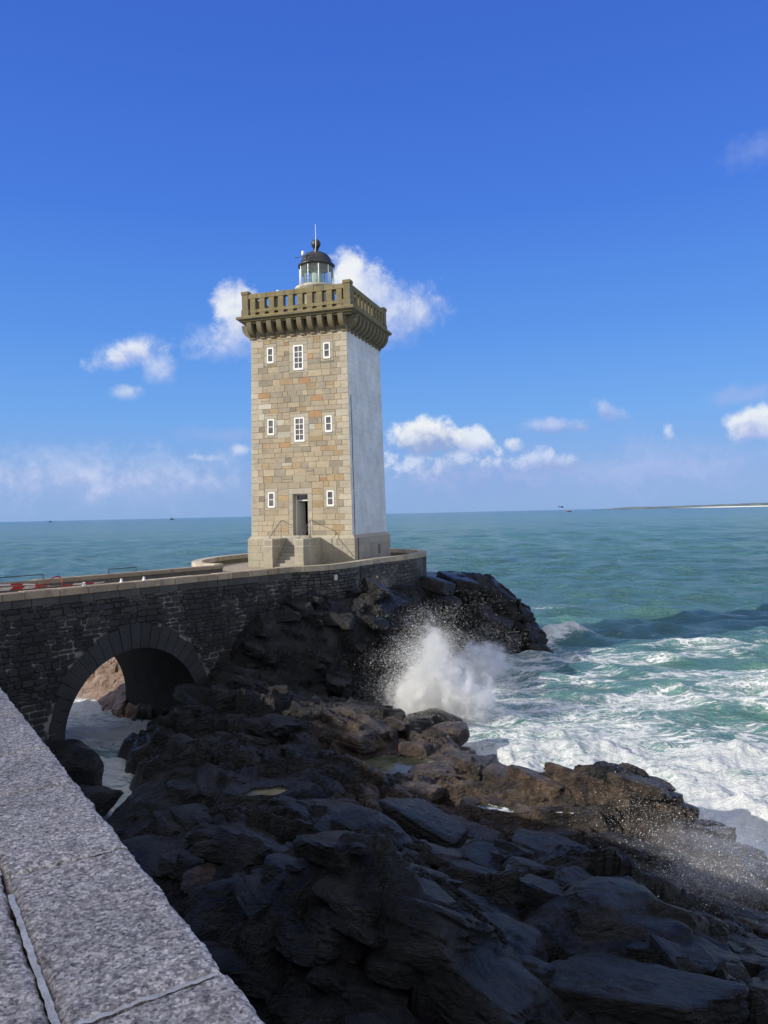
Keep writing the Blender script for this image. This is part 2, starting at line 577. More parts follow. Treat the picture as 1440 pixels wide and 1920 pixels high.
c = n.vmath('SCALE', c, scale=n.ramp(blot, 0.3, 0.7, 0.78, 1.2, False))
c = n.mix(n.ramp(n.noise(p, 7.0, 4, 0.6).outputs[0], 0.5, 0.75, 0, 0.35), c, n.mix(1.0, c, (1.05, 0.93, 0.88, 1), 'MULTIPLY'))
rust = n.ramp(n.noise(n.vmath('ADD', p, (9.2, 4.0, 0)), 6.5, 6, 0.7).outputs[0], 0.70, 0.80)
c = n.mix(n.math('MULTIPLY', rust, 0.6), c, (0.22, 0.10, 0.045))
hh = n.math('ADD', n.math('MULTIPLY', s1, 0.5), n.math('ADD', n.math('MULTIPLY', s2, 0.6), n.math('MULTIPLY', n.noise(p, 60, 6, 0.65).outputs[0], 1.6)))
n.out(n.bsdf(Base_Color=c, Roughness=0.75, Normal=n.bump(hh, 0.8, 0.004)))
M_granite = m
M_jointmortar = stone_mat("pale_joint_mortar", 0.9, 120, 0.25, 0.8, 20, 0.25, 0.004)

# mortar behind the rubble: bright where it was repointed, dark elsewhere
m, n = newmat("rubble_mortar")
p = n.obj()
d = n.noise(p, 0.42, 4, 0.6).outputs[0]
d2 = n.noise(p, 2.6, 4, 0.6).outputs[0]
mk = n.ramp(n.math('ADD', d, n.math('MULTIPLY', n.math('SUBTRACT', d2, 0.5), 0.7)), 0.45, 0.64)
c = n.mix(mk, (0.012, 0.0125, 0.013), (0.21, 0.205, 0.19))
n.out(n.bsdf(Base_Color=c, Roughness=0.9, Normal=n.bump(n.noise(p, 24, 5, 0.6).outputs[0], 0.6, 0.02)))
M_rubmortar = m

# shore rock
m, n = newmat("shore_rock")
p = n.pos()
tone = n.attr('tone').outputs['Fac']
wet = n.attr('wet').outputs['Fac']
q = n.vmath('ADD', p, n.vmath('SCALE', n.noise(p, 0.9, 3).outputs[1], scale=0.28))
# strata run along x-y diagonally
mpn = n.n('ShaderNodeMapping')
n.set(mpn.inputs['Vector'], q)
mpn.inputs['Rotation'].default_value = (0.35, 0.15, math.radians(48))
strat = n.scale_vec(mpn.outputs[0], (0.34, 3.4, 5.2))
sn = n.noise(strat, 1.5, 7, 0.66).outputs[0]
fn_ = n.noise(p, 7.5, 8, 0.68).outputs[0]
cr = n.vor(n.scale_vec(mpn.outputs[0], (0.30, 1.9, 2.4)), 1.3, 'DISTANCE_TO_EDGE').outputs[0]
crk = n.ramp(cr, 0.0, 0.045)
cr2 = n.vor(n.vmath('ADD', n.scale_vec(mpn.outputs[0], (0.5, 3.0, 3.4)), (5.0, 2.0, 0)), 2.6, 'DISTANCE_TO_EDGE').outputs[0]
crk2 = n.ramp(cr2, 0.0, 0.06)
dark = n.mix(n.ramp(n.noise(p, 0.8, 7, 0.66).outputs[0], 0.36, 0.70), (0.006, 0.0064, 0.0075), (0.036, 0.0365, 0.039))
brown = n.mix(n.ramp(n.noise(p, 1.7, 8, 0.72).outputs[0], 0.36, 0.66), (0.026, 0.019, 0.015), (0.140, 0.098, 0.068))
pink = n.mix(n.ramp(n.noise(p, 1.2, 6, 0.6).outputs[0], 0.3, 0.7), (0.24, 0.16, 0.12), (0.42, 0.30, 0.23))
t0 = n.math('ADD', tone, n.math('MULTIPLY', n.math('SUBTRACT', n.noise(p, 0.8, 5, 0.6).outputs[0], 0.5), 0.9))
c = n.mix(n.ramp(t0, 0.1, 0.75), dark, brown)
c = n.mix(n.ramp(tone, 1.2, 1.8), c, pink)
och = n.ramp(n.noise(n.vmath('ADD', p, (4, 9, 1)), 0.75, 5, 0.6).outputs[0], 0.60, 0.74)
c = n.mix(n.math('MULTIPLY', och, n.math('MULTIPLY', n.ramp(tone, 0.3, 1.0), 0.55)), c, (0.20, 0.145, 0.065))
c = n.vmath('SCALE', c, scale=n.math('MULTIPLY', n.ramp(sn, 0.3, 0.7, 0.72, 1.28, False), n.ramp(fn_, 0.3, 0.7, 0.55, 1.45, False)))
spk = n.ramp(n.noise(p, 38, 3, 0.6).outputs[0], 0.66, 0.74)
c = n.mix(n.math('MULTIPLY', spk, 0.35), c, (0.30, 0.29, 0.27))
hgt = n.math('ADD', n.math('MULTIPLY', sn, 1.05), n.math('MULTIPLY', fn_, 0.65))
hgt = n.math('ADD', hgt, n.math('MULTIPLY', n.noise(p, 26, 7, 0.75).outputs[0], 0.36))
hgt = n.math('ADD', hgt, n.math('ADD', n.math('MULTIPLY', crk, 0.13), n.math('MULTIPLY', crk2, 0.04)))
chp = n.vor(n.scale_vec(mpn.outputs[0], (.6, 1.5, 2.4)), 1.9).outputs[0]
chp2 = n.vor(n.vmath('ADD', n.scale_vec(mpn.outputs[0], (.7, 1.6, 2.2)), (3.0, 7.0, 1.0)), 5.5).outputs[0]
hgt = n.math('ADD', hgt, n.math('ADD', n.math('MULTIPLY', chp, 0.42), n.math('MULTIPLY', chp2, 0.20)))
rgh = n.math('SUBTRACT', n.ramp(n.noise(p, 1.6, 6, 0.65).outputs[0], 0.32, 0.68, 0.24, 0.58, False), n.math('MULTIPLY', wet, 0.12))
n.out(n.bsdf(Base_Color=c, Roughness=rgh, Specular_IOR_Level=n.math('MULTIPLY_ADD', wet, 0.2, 0.5), Normal=n.bump(hgt, 1.0, 0.20)))
M_rock = m

# grass and stone of the knoll added behind the path
m, n = newmat("added_grassy_knoll")
p = n.pos()
c = n.mix(n.ramp(n.noise(p, 0.6, 6, 0.6).outputs[0], 0.4, 0.6), (0.05, 0.065, 0.02), (0.09, 0.08, 0.055))
n.out(n.bsdf(Base_Color=c, Roughness=0.9, Normal=n.bump(n.noise(p, 5, 6, 0.7).outputs[0], 1.0, 0.2)))
M_shade_knoll = m

# gravel path
M_path = flat_mat("path_gravel", (0.26, 0.24, 0.21), 0.9, 0, 0.3, 14)
M_deck = flat_mat("deck_paving", (0.30, 0.26, 0.20), 0.9, 0, 0.25, 5)

# ================================================================== TERRAIN
BR0 = np.array([-13.8, 27.6]); BRE = np.array([0.63, 0.777]); BRE = BRE / np.linalg.norm(BRE)
BRN = np.array([BRE[1], -BRE[0]])            # outward (towards the cove)
TOPZ = 6.9                                   # top of bridge and terrace parapets
DECKZ = 6.38

# outline of the terrace round the tower (outer face, counter-clockwise seen from above, starting at the bridge)
TER = [(-4.85, 38.75), (-3.4, 39.35), (-2.2, 40.7), (-1.1, 43.0), (-0.1, 45.0), (1.25, 47.2), (2.35, 49.6), (2.75, 52.0), (2.3, 54.6),
       (0.6, 57.0), (-2.5, 58.4), (-5.8, 58.0), (-8.4, 56.0), (-10.2, 53.0), (-11.3, 50.0), (-11.55, 46.8), (-10.9, 44.0), (-9.35, 42.35)]

CP = []


def cp(x, y, z): CP.append((x, y, z))


def cpp(px, py, z, zz=None):
    q = at(px, py, z); CP.append((q.x, q.y, z if zz is None else zz))


for a in [(1440, 1920, 2.6), (1200, 1900, 2.9), (1000, 1905, 2.7), (520, 1905, 1.9), (700, 1905, 2.9), (850, 1880, 2.5), (740, 1610, 4.0), (850, 1700, 3.5),
          (1000, 1850, 2.9), (480, 1690, 2.9), (600, 1650, 3.7), (900, 1780, 3.2), (560, 1800, 2.6), (400, 1760, 1.6), (880, 1650, 1.7), (960, 1720, 2.0), (1060, 1800, 2.3),
          (1050, 1650, 2.8), (1180, 1640, 2.5), (1200, 1730, 2.5), (1330, 1770, 2.2), (1420, 1800, 1.9), (1440, 1700, .9), (1370, 1590, 1.1), (1250, 1465, 2.0), (1180, 1435, 2.3),
          (1100, 1437, 2.2), (1000, 1437, 1.9), (930, 1447, 1.6), (900, 1475, 1.35), (1150, 1540, 1.9), (1300, 1560, 1.5), (1300, 1640, 1.5), (1000, 1500, 1.6), (935, 1520, 1.1),
          (1040, 1535, 1.35), (830, 1580, 1.0), (850, 1620, 1.2), (1050, 1590, 1.9), (960, 1580, 1.8), (1400, 1660, 1.0),
          (800, 1425, 1.05), (870, 1440, 1.0), (850, 1372, 1.25), (800, 1345, .8), (740, 1345, 1.3), (640, 1350, 2.0), (580, 1342, 2.3), (720, 1352, 1.7), (690, 1390, 1.5),
          (700, 1440, .70), (740, 1425, .75), (700, 1500, 1.6), (800, 1505, 1.55), (880, 1515, 1.5), (760, 1560, 2.3), (560, 1480, 2.0), (503, 1488, 1.45), (420, 1430, 1.8),
          (600, 1420, 2.0), (500, 1390, 2.0), (380, 1400, 1.7), (300, 1440, 1.3), (235, 1440, .8), (262, 1400, 1.0), (228, 1380, .5), (300, 1350, 1.4), (370, 1312, 1.9),
          (440, 1268, 2.6), (480, 1330, 2.0), (540, 1330, 2.0), (600, 1310, 2.0), (680, 1318, 2.0), (730, 1326, 1.5), (350, 1540, 1.8), (450, 1560, 2.2),
          (600, 1560, 2.5), (300, 1560, 1.0), (245, 1570, .4), (330, 1640, 1.4), (400, 1680, 1.9), (280, 1640, .5), (240, 1500, .5), (420, 1620, 2.3), (520, 1620, 2.7)]:
    cpp(*a)
# the channel that runs out under the arch
for a in [(160, 1335, 0, -.6), (178, 1400, 0, -.6), (192, 1455, 0, -.5), (207, 1520, 0, -.35), (140, 1325, 0, -.6)]:
    cpp(*a)
for a in [(-15.4, 38.4, -.6), (-17.2, 38, -1.2), (-17.0, 41.6, -.2), (-15.4, 41.2, 1.5), (-16.2, 43.4, 2.4), (-19.5, 43, -1.0), (-20, 45, -1.8), (-21.5, 39, -1.5), (-18.6, 33.4, 6.6), (-20.2, 31.8, 9.4), (-22, 33, 9.0), (-20.5, 36, 3.5), (-17.4, 34.8, 4.0), (-16.2, 34.4, -.4), (-15.6, 33.0, -.5), (-9.3, 23.8, -.2), (-8.2, 21.0, .1), (-7.2, 18.5, .3),  # includes land raised out of view left of the arch, to shade the vault
          (-6.4, 16.0, .7), (-5.2, 13.5, .9), (-4.0, 11.0, 1.2), (-2.6, 8.5, 1.6), (-1.2, 6.0, 2.0), (0.5, 4.5, 2.2), (-13.2, 26.6, .9), (-12.0, 24.0, .9), (-11, 22, .7), (-14, 24, 1.2),
          (-9, 18, 1.0), (-7, 14, 1.4), (-16, 27, 1.0), (-12.5, 28.8, .3), (-14.5, 31.0, -.1), (-9, 14, 2), (-5, 8, 2), (-3, 5, 2.2), (-22, 26, 5.5),
          # seaward side of the near reef, and beyond the frame to the right
          (8.6, 24.6, -1.3), (6.2, 26.0, -1.3), (4.2, 27.2, -1.2), (3.0, 29.5, -1.2), (10.6, 20.6, -1.2), (10.2, 17.4, -1.0), (11, 14.5, -.6), (13, 12, -1), (13, 8, -1), (9.5, 12, 1.0), (9, 8, 1.4), (6, 5, 2.2),
          (14, 25, -2), (4, 33, -1.8), (9, 30, -2.2), (15, 35, -3), (15, 16, -2), (2.2, 31.5, -1.0), (1.7, 34.0, -1.2),
          # cliff under the terrace: foot and top in pairs
          (-6.9, 34.4, 2.3), (-6.9, 35.6, 3.4), (-5.3, 35.0, 1.9), (-5.75, 36.0, 4.1), (-3.7, 35.9, 1.6), (-4.15, 36.8, 4.3), (-2.1, 36.9, 1.2), (-2.55, 37.7, 4.3), (-0.7, 37.8, .6), (-1.15, 38.6, 4.2),
          (0.62, 38.8, -.3), (0.0, 39.4, 4.3), (1.35, 40.2, -.9), (0.45, 40.6, 4.6), (1.7, 42, -1.0), (0.7, 42.3, 4.6), (2.1, 44.6, -1.0), (1.1, 45.0, 4.7), (2.8, 47.4, -.9), (2.0, 47.9, 4.9), (-1.5, 35.5, .8), (0.2, 36.9, -.1), (-3.5, 34.0, 1.6),
          (4.0, 50.3, -.8), (3.3, 51.0, 5.2), (5.6, 51.8, -.8), (5.2, 52.7, 4.5), (7.6, 51.9, -.8), (7.4, 52.8, 3.8), (9.6, 51.6, -.6), (9.3, 52.7, 2.5), (10.6, 52.2, -.8), (10.0, 53.6, 2.0), (11.3, 54.5, -1.0),
          (7.0, 54.6, 4.8), (8.2, 54.4, 4.2), (5.5, 54.8, 5.4), (3.8, 53, 5.6), (9.6, 57, 1.2), (7, 58, 3.0), (12, 58, -2), (10, 61, -2), (5, 61.5, 1.0), (3.5, 56.5, 5.0), (3.2, 50.6, 5.4),
          # inside and behind the terrace
          (-4, 42, 5.7), (-3, 48, 5.7), (-3, 54, 5.7), (-7, 52, 5.7), (-7, 46, 5.6), (-2, 39.2, 4.8), (-0.9, 41.5, 4.6), (0.6, 45, 4.6), (1.9, 47.5, 5.1), (2.9, 49.8, 5.3), (-4.6, 38.0, 4.9),
          (0, 60, 3.0), (-6, 61, 2.0), (-12, 57, 2), (-13.2, 50, 3.2), (-13, 45.5, 3.5), (-11.6, 42, 4.2), (-9.6, 40.5, 4.6), (-15.5, 48, .6), (-16.5, 52, -1), (-14, 60, -1.5), (-20, 60, -2), (0, 66, -1.5), (-8, 66, -1.5), (8, 66, -2),
          (-13.7, 38.2, .3), (-13.4, 40.5, 1.9), (-13.9, 42.6, 2.9), (-14.9, 44.5, 3.2), (-12.0, 39.2, 2.2), (-11.0, 38.5, 2.0), (-9.3, 36.6, 1.8), (-8.3, 34.4, 1.5), (-9.6, 33.0, .6), (-10.6, 34.6, .1), (-12.2, 36.6, .1),
          (20, 40, -3), (20, 60, -3), (20, 10, -3), (-24, 60, -3), (-24, 45, -2.5)]:
    cp(*a)
CPA = np.array(CP)


def rbf_setup(P, soft=0.35):
    d = np.sqrt(((P[:, None, :2] - P[None, :, :2]) ** 2).sum(-1) + soft ** 2)
    n_ = len(P)
    A = np.zeros((n_ + 3, n_ + 3))
    A[:n_, :n_] = d - np.eye(n_) * 0.02
    A[:n_, n_] = 1; A[:n_, n_ + 1:] = P[:, :2]
    A[n_:, :n_] = A[:n_, n_:].T
    return np.linalg.solve(A, np.concatenate([P[:, 2], [0, 0, 0]]))


RW = rbf_setup(CPA)


def base_h(x, y):
    s = RW[-3] + RW[-2] * x + RW[-1] * y
    for i in range(len(CPA)):
        s = s + RW[i] * np.sqrt((x - CPA[i, 0]) ** 2 + (y - CPA[i, 1]) ** 2 + 0.1225)
    return s


# rock pools: (pixel, level, radii in metres, angle)
POOLS = []
for px, py, z, rx, ry, ang in [(716, 1436, .92, 1.55, .95, 0.3), (505, 1486, 1.62, .62, .30, 0.2), (930, 1517, 1.30, .55, .22, -0.5),
                               (835, 1580, 1.18, .62, .75, 0.2), (1062, 1527, 1.62, .42, .13, -0.2), (735, 1352, 1.35, .3, .2, 0)]:
    q = at(px, py, z)
    POOLS.append((q.x, q.y, z, rx, ry, ang))


def in_poly(x, y, poly):
    ins = np.zeros(x.shape, bool)
    n_ = len(poly)
    for i in range(n_):
        x0, y0 = poly[i]; x1, y1 = poly[(i + 1) % n_]
        c_ = ((y0 > y) != (y1 > y)) & (x < (x1 - x0) * (y - y0) / ((y1 - y0) + 1e-12) + x0)
        ins ^= c_
    return ins


def rock_detail(x, y, k=1.0):
    """slabs dipping along one direction, split by joints, at three sizes"""
    wx = x + 0.9 * fbm(x * .22, y * .22, 3, 301) + 0.22 * fbm(x * .9, y * .9, 3, 311)
    wy = y + 0.9 * fbm(x * .22 + 9, y * .22, 3, 321) + 0.22 * fbm(x * .9 + 5, y * .9, 3, 331)
    s = wx * .74 - wy * .67; c = wx * .67 + wy * .74
    h = np.zeros_like(x)
    for i, (ls, lc, amp, tl, dip, crk, cw) in enumerate([(3.6, 1.9, .55, .16, .20, .50, .07), (1.35, .70, .20, .20, .16, .20, .08), (.50, .24, .065, .16, .10, .06, .10)]):
        f1, f2, gx, gy, ex, ey = worley(s / ls + 3.3 * i, c / lc + 1.7 * i, 40 + 9 * i)
        off = (rnd(gx, gy, 70 + i) - .5) * 2 * amp * .6
        ts = (rnd(gx, gy, 80 + i) - .5) * 2 * tl
        tcx = dip + (rnd(gx, gy, 90 + i) - .5) * 2 * tl
        h = h + off + ts * ex * ls - tcx * ey * lc
        h = h - crk * np.exp(-((f2 - f1) / cw) ** 2 * 1.2) * (0.45 + .55 * rnd(gx, gy, 77))
    rg = 1 - np.abs(fbm(s * .55, c * 1.6, 5, 500))
    h = h + 0.16 * (rg - .7) + 0.05 * fbm(s * 2.2, c * 6, 4, 520)
    return h * k


ys = [3.6]
while ys[-1] < 67: ys.append(ys[-1] + .030 + .0017 * ys[-1])
ys = np.array(ys)
xs = np.concatenate([np.arange(-24, -17, .16), np.arange(-17, 12, .068), np.arange(12, 18.01, .16)])
GX, GY = np.meshgrid(xs, ys)
H = base_h(GX, GY)
gy_, gx_ = np.gradient(H, ys, xs)
slope = np.sqrt(gx_ ** 2 + gy_ ** 2)
amp = 1.0 - 0.45 * sstep(2.0, -0.5, H)
smoothslab = np.exp(-(((GX - 2.0) / 2.0) ** 2 + ((GY - 13.6) / 1.6) ** 2)) * .65       # the smooth washed slab
amp = amp / (1 + .8 * slope)
H = H - .22 * sstep(.6, 1.2, H) * sstep(34.5, 33, GY)
Hd = H + rock_detail(GX, GY) * amp * (1 - smoothslab)
inter = in_poly(GX, GY, TER)
for (qx, qy, z, rx, ry, ang) in POOLS:
    ca, sa = math.cos(ang), math.sin(ang)
    u_ = ((GX - qx) * ca + (GY - qy) * sa) / rx; v_ = (-(GX - qx) * sa + (GY - qy) * ca) / ry
    rr = np.sqrt(u_ ** 2 + v_ ** 2) + .34 * fbm(GX * 1.3, GY * 1.3, 3, 900) + .10 * fbm(GX * 6, GY * 6, 2, 910)
    floor = z - .22 + .10 * fbm(GX * 2, GY * 2, 3, 905)
    Hd = np.where(rr < 1, np.minimum(Hd, floor), Hd)
    edge = (rr >= 1) & (rr < 2.5)
    Hd = np.where(edge, np.maximum(Hd, z + .04 + .12 * (rr - 1)) * sstep(2.5, 1.9, rr) + Hd * (1 - sstep(2.5, 1.9, rr)), Hd)
Hd = np.where(inter, np.minimum(Hd, 5.9), Hd)
# keep the barrel of the arch open: channel side stays low between the two faces
tb = (GX - BR0[0]) * BRE[0] + (GY - BR0[1]) * BRE[1]
nb = (GX - BR0[0]) * BRN[0] + (GY - BR0[1]) * BRN[1]
under = (nb < 0.4) & (nb > -6.2)
Hd = np.where(under & (tb < 8.6) & (tb > 2.2), np.minimum(Hd, -0.5 + 2.2 * sstep(5.0, 8.6, tb) + .25 * fbm(GX, GY, 3, 77)), Hd)
Hd = np.where(under & (tb >= 8.6), np.minimum(Hd, 5.2), Hd)
Hd = np.where(under & (tb <= 2.2) & (tb > -6), np.minimum(Hd, 2.4), Hd)
# the gully that carries the foam in from the arch
CHN = [at(x_, y_, 0) for x_, y_ in ((150, 1330), (178, 1400), (194, 1455), (210, 1525))]
chd = np.full_like(GX, 99.0)
for a_, b_ in zip(CHN[:-1], CHN[1:]):
    dx, dy = b_.x - a_.x, b_.y - a_.y
    t_ = np.clip(((GX - a_.x) * dx + (GY - a_.y) * dy) / (dx * dx + dy * dy), 0, 1)
    chd = np.minimum(chd, np.hypot(GX - a_.x - t_ * dx, GY - a_.y - t_ * dy))
chd = chd + .35 * fbm(GX * .8, GY * .8, 3, 955)
Hd = np.minimum(Hd, -.35 + 3.0 * np.maximum(0, chd - .75))
# ledges: push steep faces in and out so that the strata overhang
hz = Hd + 0.35 * fbm(GX * .5, GY * .5, 3, 640) + GX * .12
led = 0.42 * perlin(hz * 1.35, GX * .16 + GY * .11, 650) + 0.22 * np.abs(perlin(hz * 3.4, GX * .5 + GY * .4, 660)) + .10 * perlin(hz * 8, GX * 1.4 + GY, 670)
vb = 0.45 * fbm(GX * .55 + hz * .25, GY * .55, 4, 680)
stp = sstep(.8, 2.4, slope)
gn = np.maximum(slope, 1e-3)
PX = GX - gx_ / gn * (led + vb) * stp
PY = GY - gy_ / gn * (led + vb) * stp
tone = (0.60 * sstep(-3.6, -1.2, GX) * sstep(34, 30, GY) * sstep(-2.6, 1.2, GY - (21.8 - .62 * (GX + 1.2))) + .35 * fbm(GX * .3, GY * .3, 3, 710))  # browner past the shadow edge: sunlit look put into the rock colour
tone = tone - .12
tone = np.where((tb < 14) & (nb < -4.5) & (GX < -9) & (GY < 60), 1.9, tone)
wet = sstep(2.2, .2, Hd) * .9 + .35 * fbm(GX * .6, GY * .6, 3, 720)

def ground(x, y):
    j = np.clip(np.searchsorted(xs, x), 1, len(xs) - 1); i = np.clip(np.searchsorted(ys, y), 1, len(ys) - 1)
    return float(Hd[i, j])



import bmesh


def ico(res):
    bm = bmesh.new()
    bmesh.ops.create_icosphere(bm, subdivisions=res, radius=1)
    D = np.array([v.co[:] for v in bm.verts]); F_ = np.array([[v.index for v in f.verts] for f in bm.faces])
    bm.free()
    return D, F_


ICO = {r: ico(r) for r in (3, 4, 5)}


def slab_mesh(r_, c, dims, res, strike=-.735, nrm=(.12, .10, 1.0)):
    """one joint-bounded block of rock: a chipped, slightly worn polyhedron"""
    D, F_ = ICO[res]
    base = np.array([[1, 0, 0], [-1, 0, 0], [0, 1, 0], [0, -1, 0], [0, 0, 1], [0, 0, -1]], float)
    extra = r_.normal(size=(7, 3)); extra[:, 2] *= .6
    nn = np.concatenate([base + r_.normal(size=(6, 3)) * np.array([.22, .22, .10]), extra])
    nn /= np.linalg.norm(nn, axis=1)[:, None]
    dd = np.concatenate([r_.uniform(.62, .85, 6), r_.uniform(.85, 1.08, 7)])
    dots = D @ nn.T
    rad = np.where(dots > .04, dd / np.maximum(dots, .04), 9)
    k = 16.0
    rad = -np.log(np.exp(-k * np.minimum(rad, 3)).sum(1)) / k
    P = D * rad[:, None]
    lay = np.abs(perlin(P[:, 2] * 3.2 + P[:, 0] * .5 + c[0], P[:, 1] * .7 + c[1], 5))
    P[:, :2] *= (1 - .07 * np.exp(-(lay / .07) ** 2))[:, None]
    P = P * np.array(dims)[None]
    a = strike + r_.normal() * .28
    n_ = np.array(nrm) + np.array([r_.normal() * .13, r_.normal() * .13, 0]); n_ /= np.linalg.norm(n_)
    t1 = np.array([math.cos(a), math.sin(a), 0]); t1 = t1 - n_ * (t1 @ n_); t1 /= np.linalg.norm(t1)
    t2 = np.cross(n_, t1)
    P = P[:, :1] * t1 + P[:, 1:2] * t2 + P[:, 2:] * n_ + np.array(c)
    w_ = .05 * fbm(P[:, 0] * 1.9 + P[:, 2], P[:, 1] * 1.9 - P[:, 2], 4, 4000) * min(1, dims[0])
    w2 = .016 * fbm(P[:, 0] * 8 + P[:, 2] * 5, P[:, 1] * 8 + P[:, 2] * 7, 3, 4010)
    P = P + (w_ + w2)[:, None] * (P - np.array(c)) / np.maximum(.2, np.linalg.norm(P - np.array(c), axis=1))[:, None]
    return P, F_


TVs = [np.stack([PX, PY, Hd], -1).reshape(-1, 3)]
qd = grid_quads(len(ys), len(xs))
TFs = [qd[:, [0, 1, 2]], qd[:, [0, 2, 3]]]
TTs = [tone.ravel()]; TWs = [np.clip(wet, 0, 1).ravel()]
nv0 = len(TVs[0])
sl_r = np.random.default_rng(77)
cell = np.gradient(ys)[:, None] * np.gradient(xs)[None, :]
poolm = np.zeros_like(GX)
for (qx, qy, z, rx, ry, ang) in POOLS: poolm = np.maximum(poolm, (np.hypot(GX - qx, GY - qy) < max(rx, ry) * 1.35 + .15).astype(float))
vis = (GX > -.56 * GY - 2) & (GX < .56 * GY + 2)
sl2 = np.clip(slope, 0, 4)
prob = cell * np.sqrt(1 + sl2 ** 2) * (Hd > -.5) * (~inter) * (1 - poolm) * vis * np.where(under, 0.0, 1.0) * (1 - np.minimum(1, smoothslab * 1.5))
prob = prob * (tone < 1.2) * (chd > 1.9)
prob = prob * np.clip(26 / np.maximum(GY, 6), .7, 2.2) * (GY > 5)
prob = prob / prob.sum()
cdf = np.cumsum(prob.ravel())
pick = np.searchsorted(cdf, sl_r.random(1050))


def add_slab(c, dims, res, tn, wt, **kw):
    global nv0
    P_, F_ = slab_mesh(sl_r, c, dims, res, **kw)
    TVs.append(P_); TFs.append(F_ + nv0); nv0 += len(P_)
    TTs.append(np.full(len(P_), tn)); TWs.append(np.full(len(P_), wt))


for ii in pick:
    i, j = divmod(int(ii), len(xs))
    a = float(np.clip(np.exp(sl_r.normal(-.42, .50)), .25, 1.9)) * (1.0 if GY[i, j] < 25 else 1.25)
    a = min(a, .35 + .045 * GY[i, j])
    b = a * sl_r.uniform(.38, .7); c_ = a * sl_r.uniform(.22, .40)
    sl = slope[i, j]
    if sl > 1.2: a *= .9; b *= .8; c_ = min(c_, .42)
    add_slab((PX[i, j], PY[i, j], Hd[i, j] - c_ * sl_r.uniform(.30, .72)), (a, b, c_), 4 if (GY[i, j] < 19 and a > .5) else 3, tone[i, j], float(np.clip(wet[i, j], 0, 1)))
# the stepped blocks that make the outline of the point, and the big slabs of the foreground
for px, py, z, dims in ((890, 1108, 3.9, (1.5, 1.2, .7)), (860, 1092, 4.7, (1.7, 1.2, .6)), (900, 1136, 2.9, (1.5, 1.1, .55)), (925, 1172, 1.9, (1.4, 1.2, .8)), (952, 1205, .6, (1.1, .9, .9)), (820, 1100, 4.8, (1.4, 1.0, .7)),
                        (890, 1150, 2.6, (1.3, 1.0, .9)), (840, 1140, 3.2, (1.4, 1.0, .9)), (790, 1160, 3.2, (1.2, .9, .9)), (910, 1200, .8, (1.2, 1.0, .8)), (850, 1195, 1.2, (1.3, 1.0, .9))):
    q = at(px, py, z); g_ = ground(q.x, q.y)
    add_slab((q.x, q.y, z), dims, 4, .0, .5)
for px, py, z, dims, tn in ((745, 1700, 3.4, (1.7, .8, .5), 0.0), (880, 1800, 3.0, (2.0, .8, .5), 0), (620, 1700, 3.2, (1.3, .8, .5), 0), (1110, 1690, 2.3, (1.1, .6, .35), 0), (1270, 1720, 2.1, (1.0, .5, .3), 0), (1180, 1850, 2.6, (1.7, .7, .4), 0),
                            (1380, 1850, 2.1, (1.0, .55, .35), 0), (1040, 1590, 1.7, (1.5, .6, .35), .3), (980, 1600, 1.7, (1.1, .5, .3), .1), (1130, 1470, 1.9, (1.7, .9, .45), .9), (1010, 1460, 1.7, (1.4, .7, .4), .9), (1230, 1500, 1.7, (1.3, .8, .4), .7),
                            (650, 1365, 1.8, (1.5, .9, .4), .9), (720, 1362, 1.5, (1.0, .7, .35), .9), (845, 1452, .85, (1.3, .8, .35), .9), (700, 1530, 1.7, (1.3, .8, .45), .0), (800, 1535, 1.7, (1.4, .8, .5), .0)):
    q = at(px, py, z)
    add_slab((q.x, q.y, z - dims[2] * .55), dims, 5, tn, .35)
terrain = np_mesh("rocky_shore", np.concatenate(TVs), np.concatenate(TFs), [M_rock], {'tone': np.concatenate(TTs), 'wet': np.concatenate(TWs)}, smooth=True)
tag(terrain, "dark rocky shore of cracked slabs below the bridge and tower", kind='structure')
try:
    terrain.data.set_sharp_from_angle(angle=math.radians(34))
except Exception:
    pass


# ------------------------------------------------------------------ boulders
def boulder(label, loc, size, seed, rz=0.0, tone_=0.1, wet_=.3, group=None, res=5, name="boulder"):
    r_ = np.random.default_rng(seed)
    import bmesh
    bm = bmesh.new()
    bmesh.ops.create_icosphere(bm, subdivisions=res, radius=1)
    D = np.array([v.co[:] for v in bm.verts]); Fq = np.array([[v.index for v in f.verts] for f in bm.faces])
    bm.free()
    nn = r_.normal(size=(13, 3)); nn[:, 2] *= .8; nn[0] = (0.1, -.1, 1); nn /= np.linalg.norm(nn, axis=1)[:, None]
    dd = r_.uniform(.62, 1.0, 13)
    dots = D @ nn.T
    rad = np.where(dots > .05, dd / np.maximum(dots, .05), 9)
    k = 9.0
    rad = -np.log(np.exp(-k * np.minimum(rad, 3)).sum(1)) / k
    P = D * rad[:, None]
    nz = fbm(P[:, 0] * 1.7 + seed, P[:, 1] * 1.7 + P[:, 2] * 1.3, 4, seed) * .07 + .03 * fbm(P[:, 2] * 9 + P[:, 0], P[:, 1] * 2, 3, seed + 3)
    lay = .03 * np.abs(perlin(P[:, 2] * 5 + P[:, 0] * 1.2, P[:, 1] * .8, seed + 8))
    P = P * (1 + nz + lay)[:, None] * np.array(size)[None]
    o = np_mesh(name, P, Fq, [M_rock], {'tone': np.full(len(P), tone_), 'wet': np.full(len(P), wet_)}, smooth=True)
    o.location = loc; o.rotation_euler = (r_.uniform(-.15, .15), r_.uniform(-.15, .15), rz)
    return tag(o, label, "boulder", group or "dark boulders on the shore")


def boulder_at(px, py, z, *a, **k):
    q = at(px, py, z)
    return boulder(a[0], (q.x, q.y, q.z), *a[1:], **k)


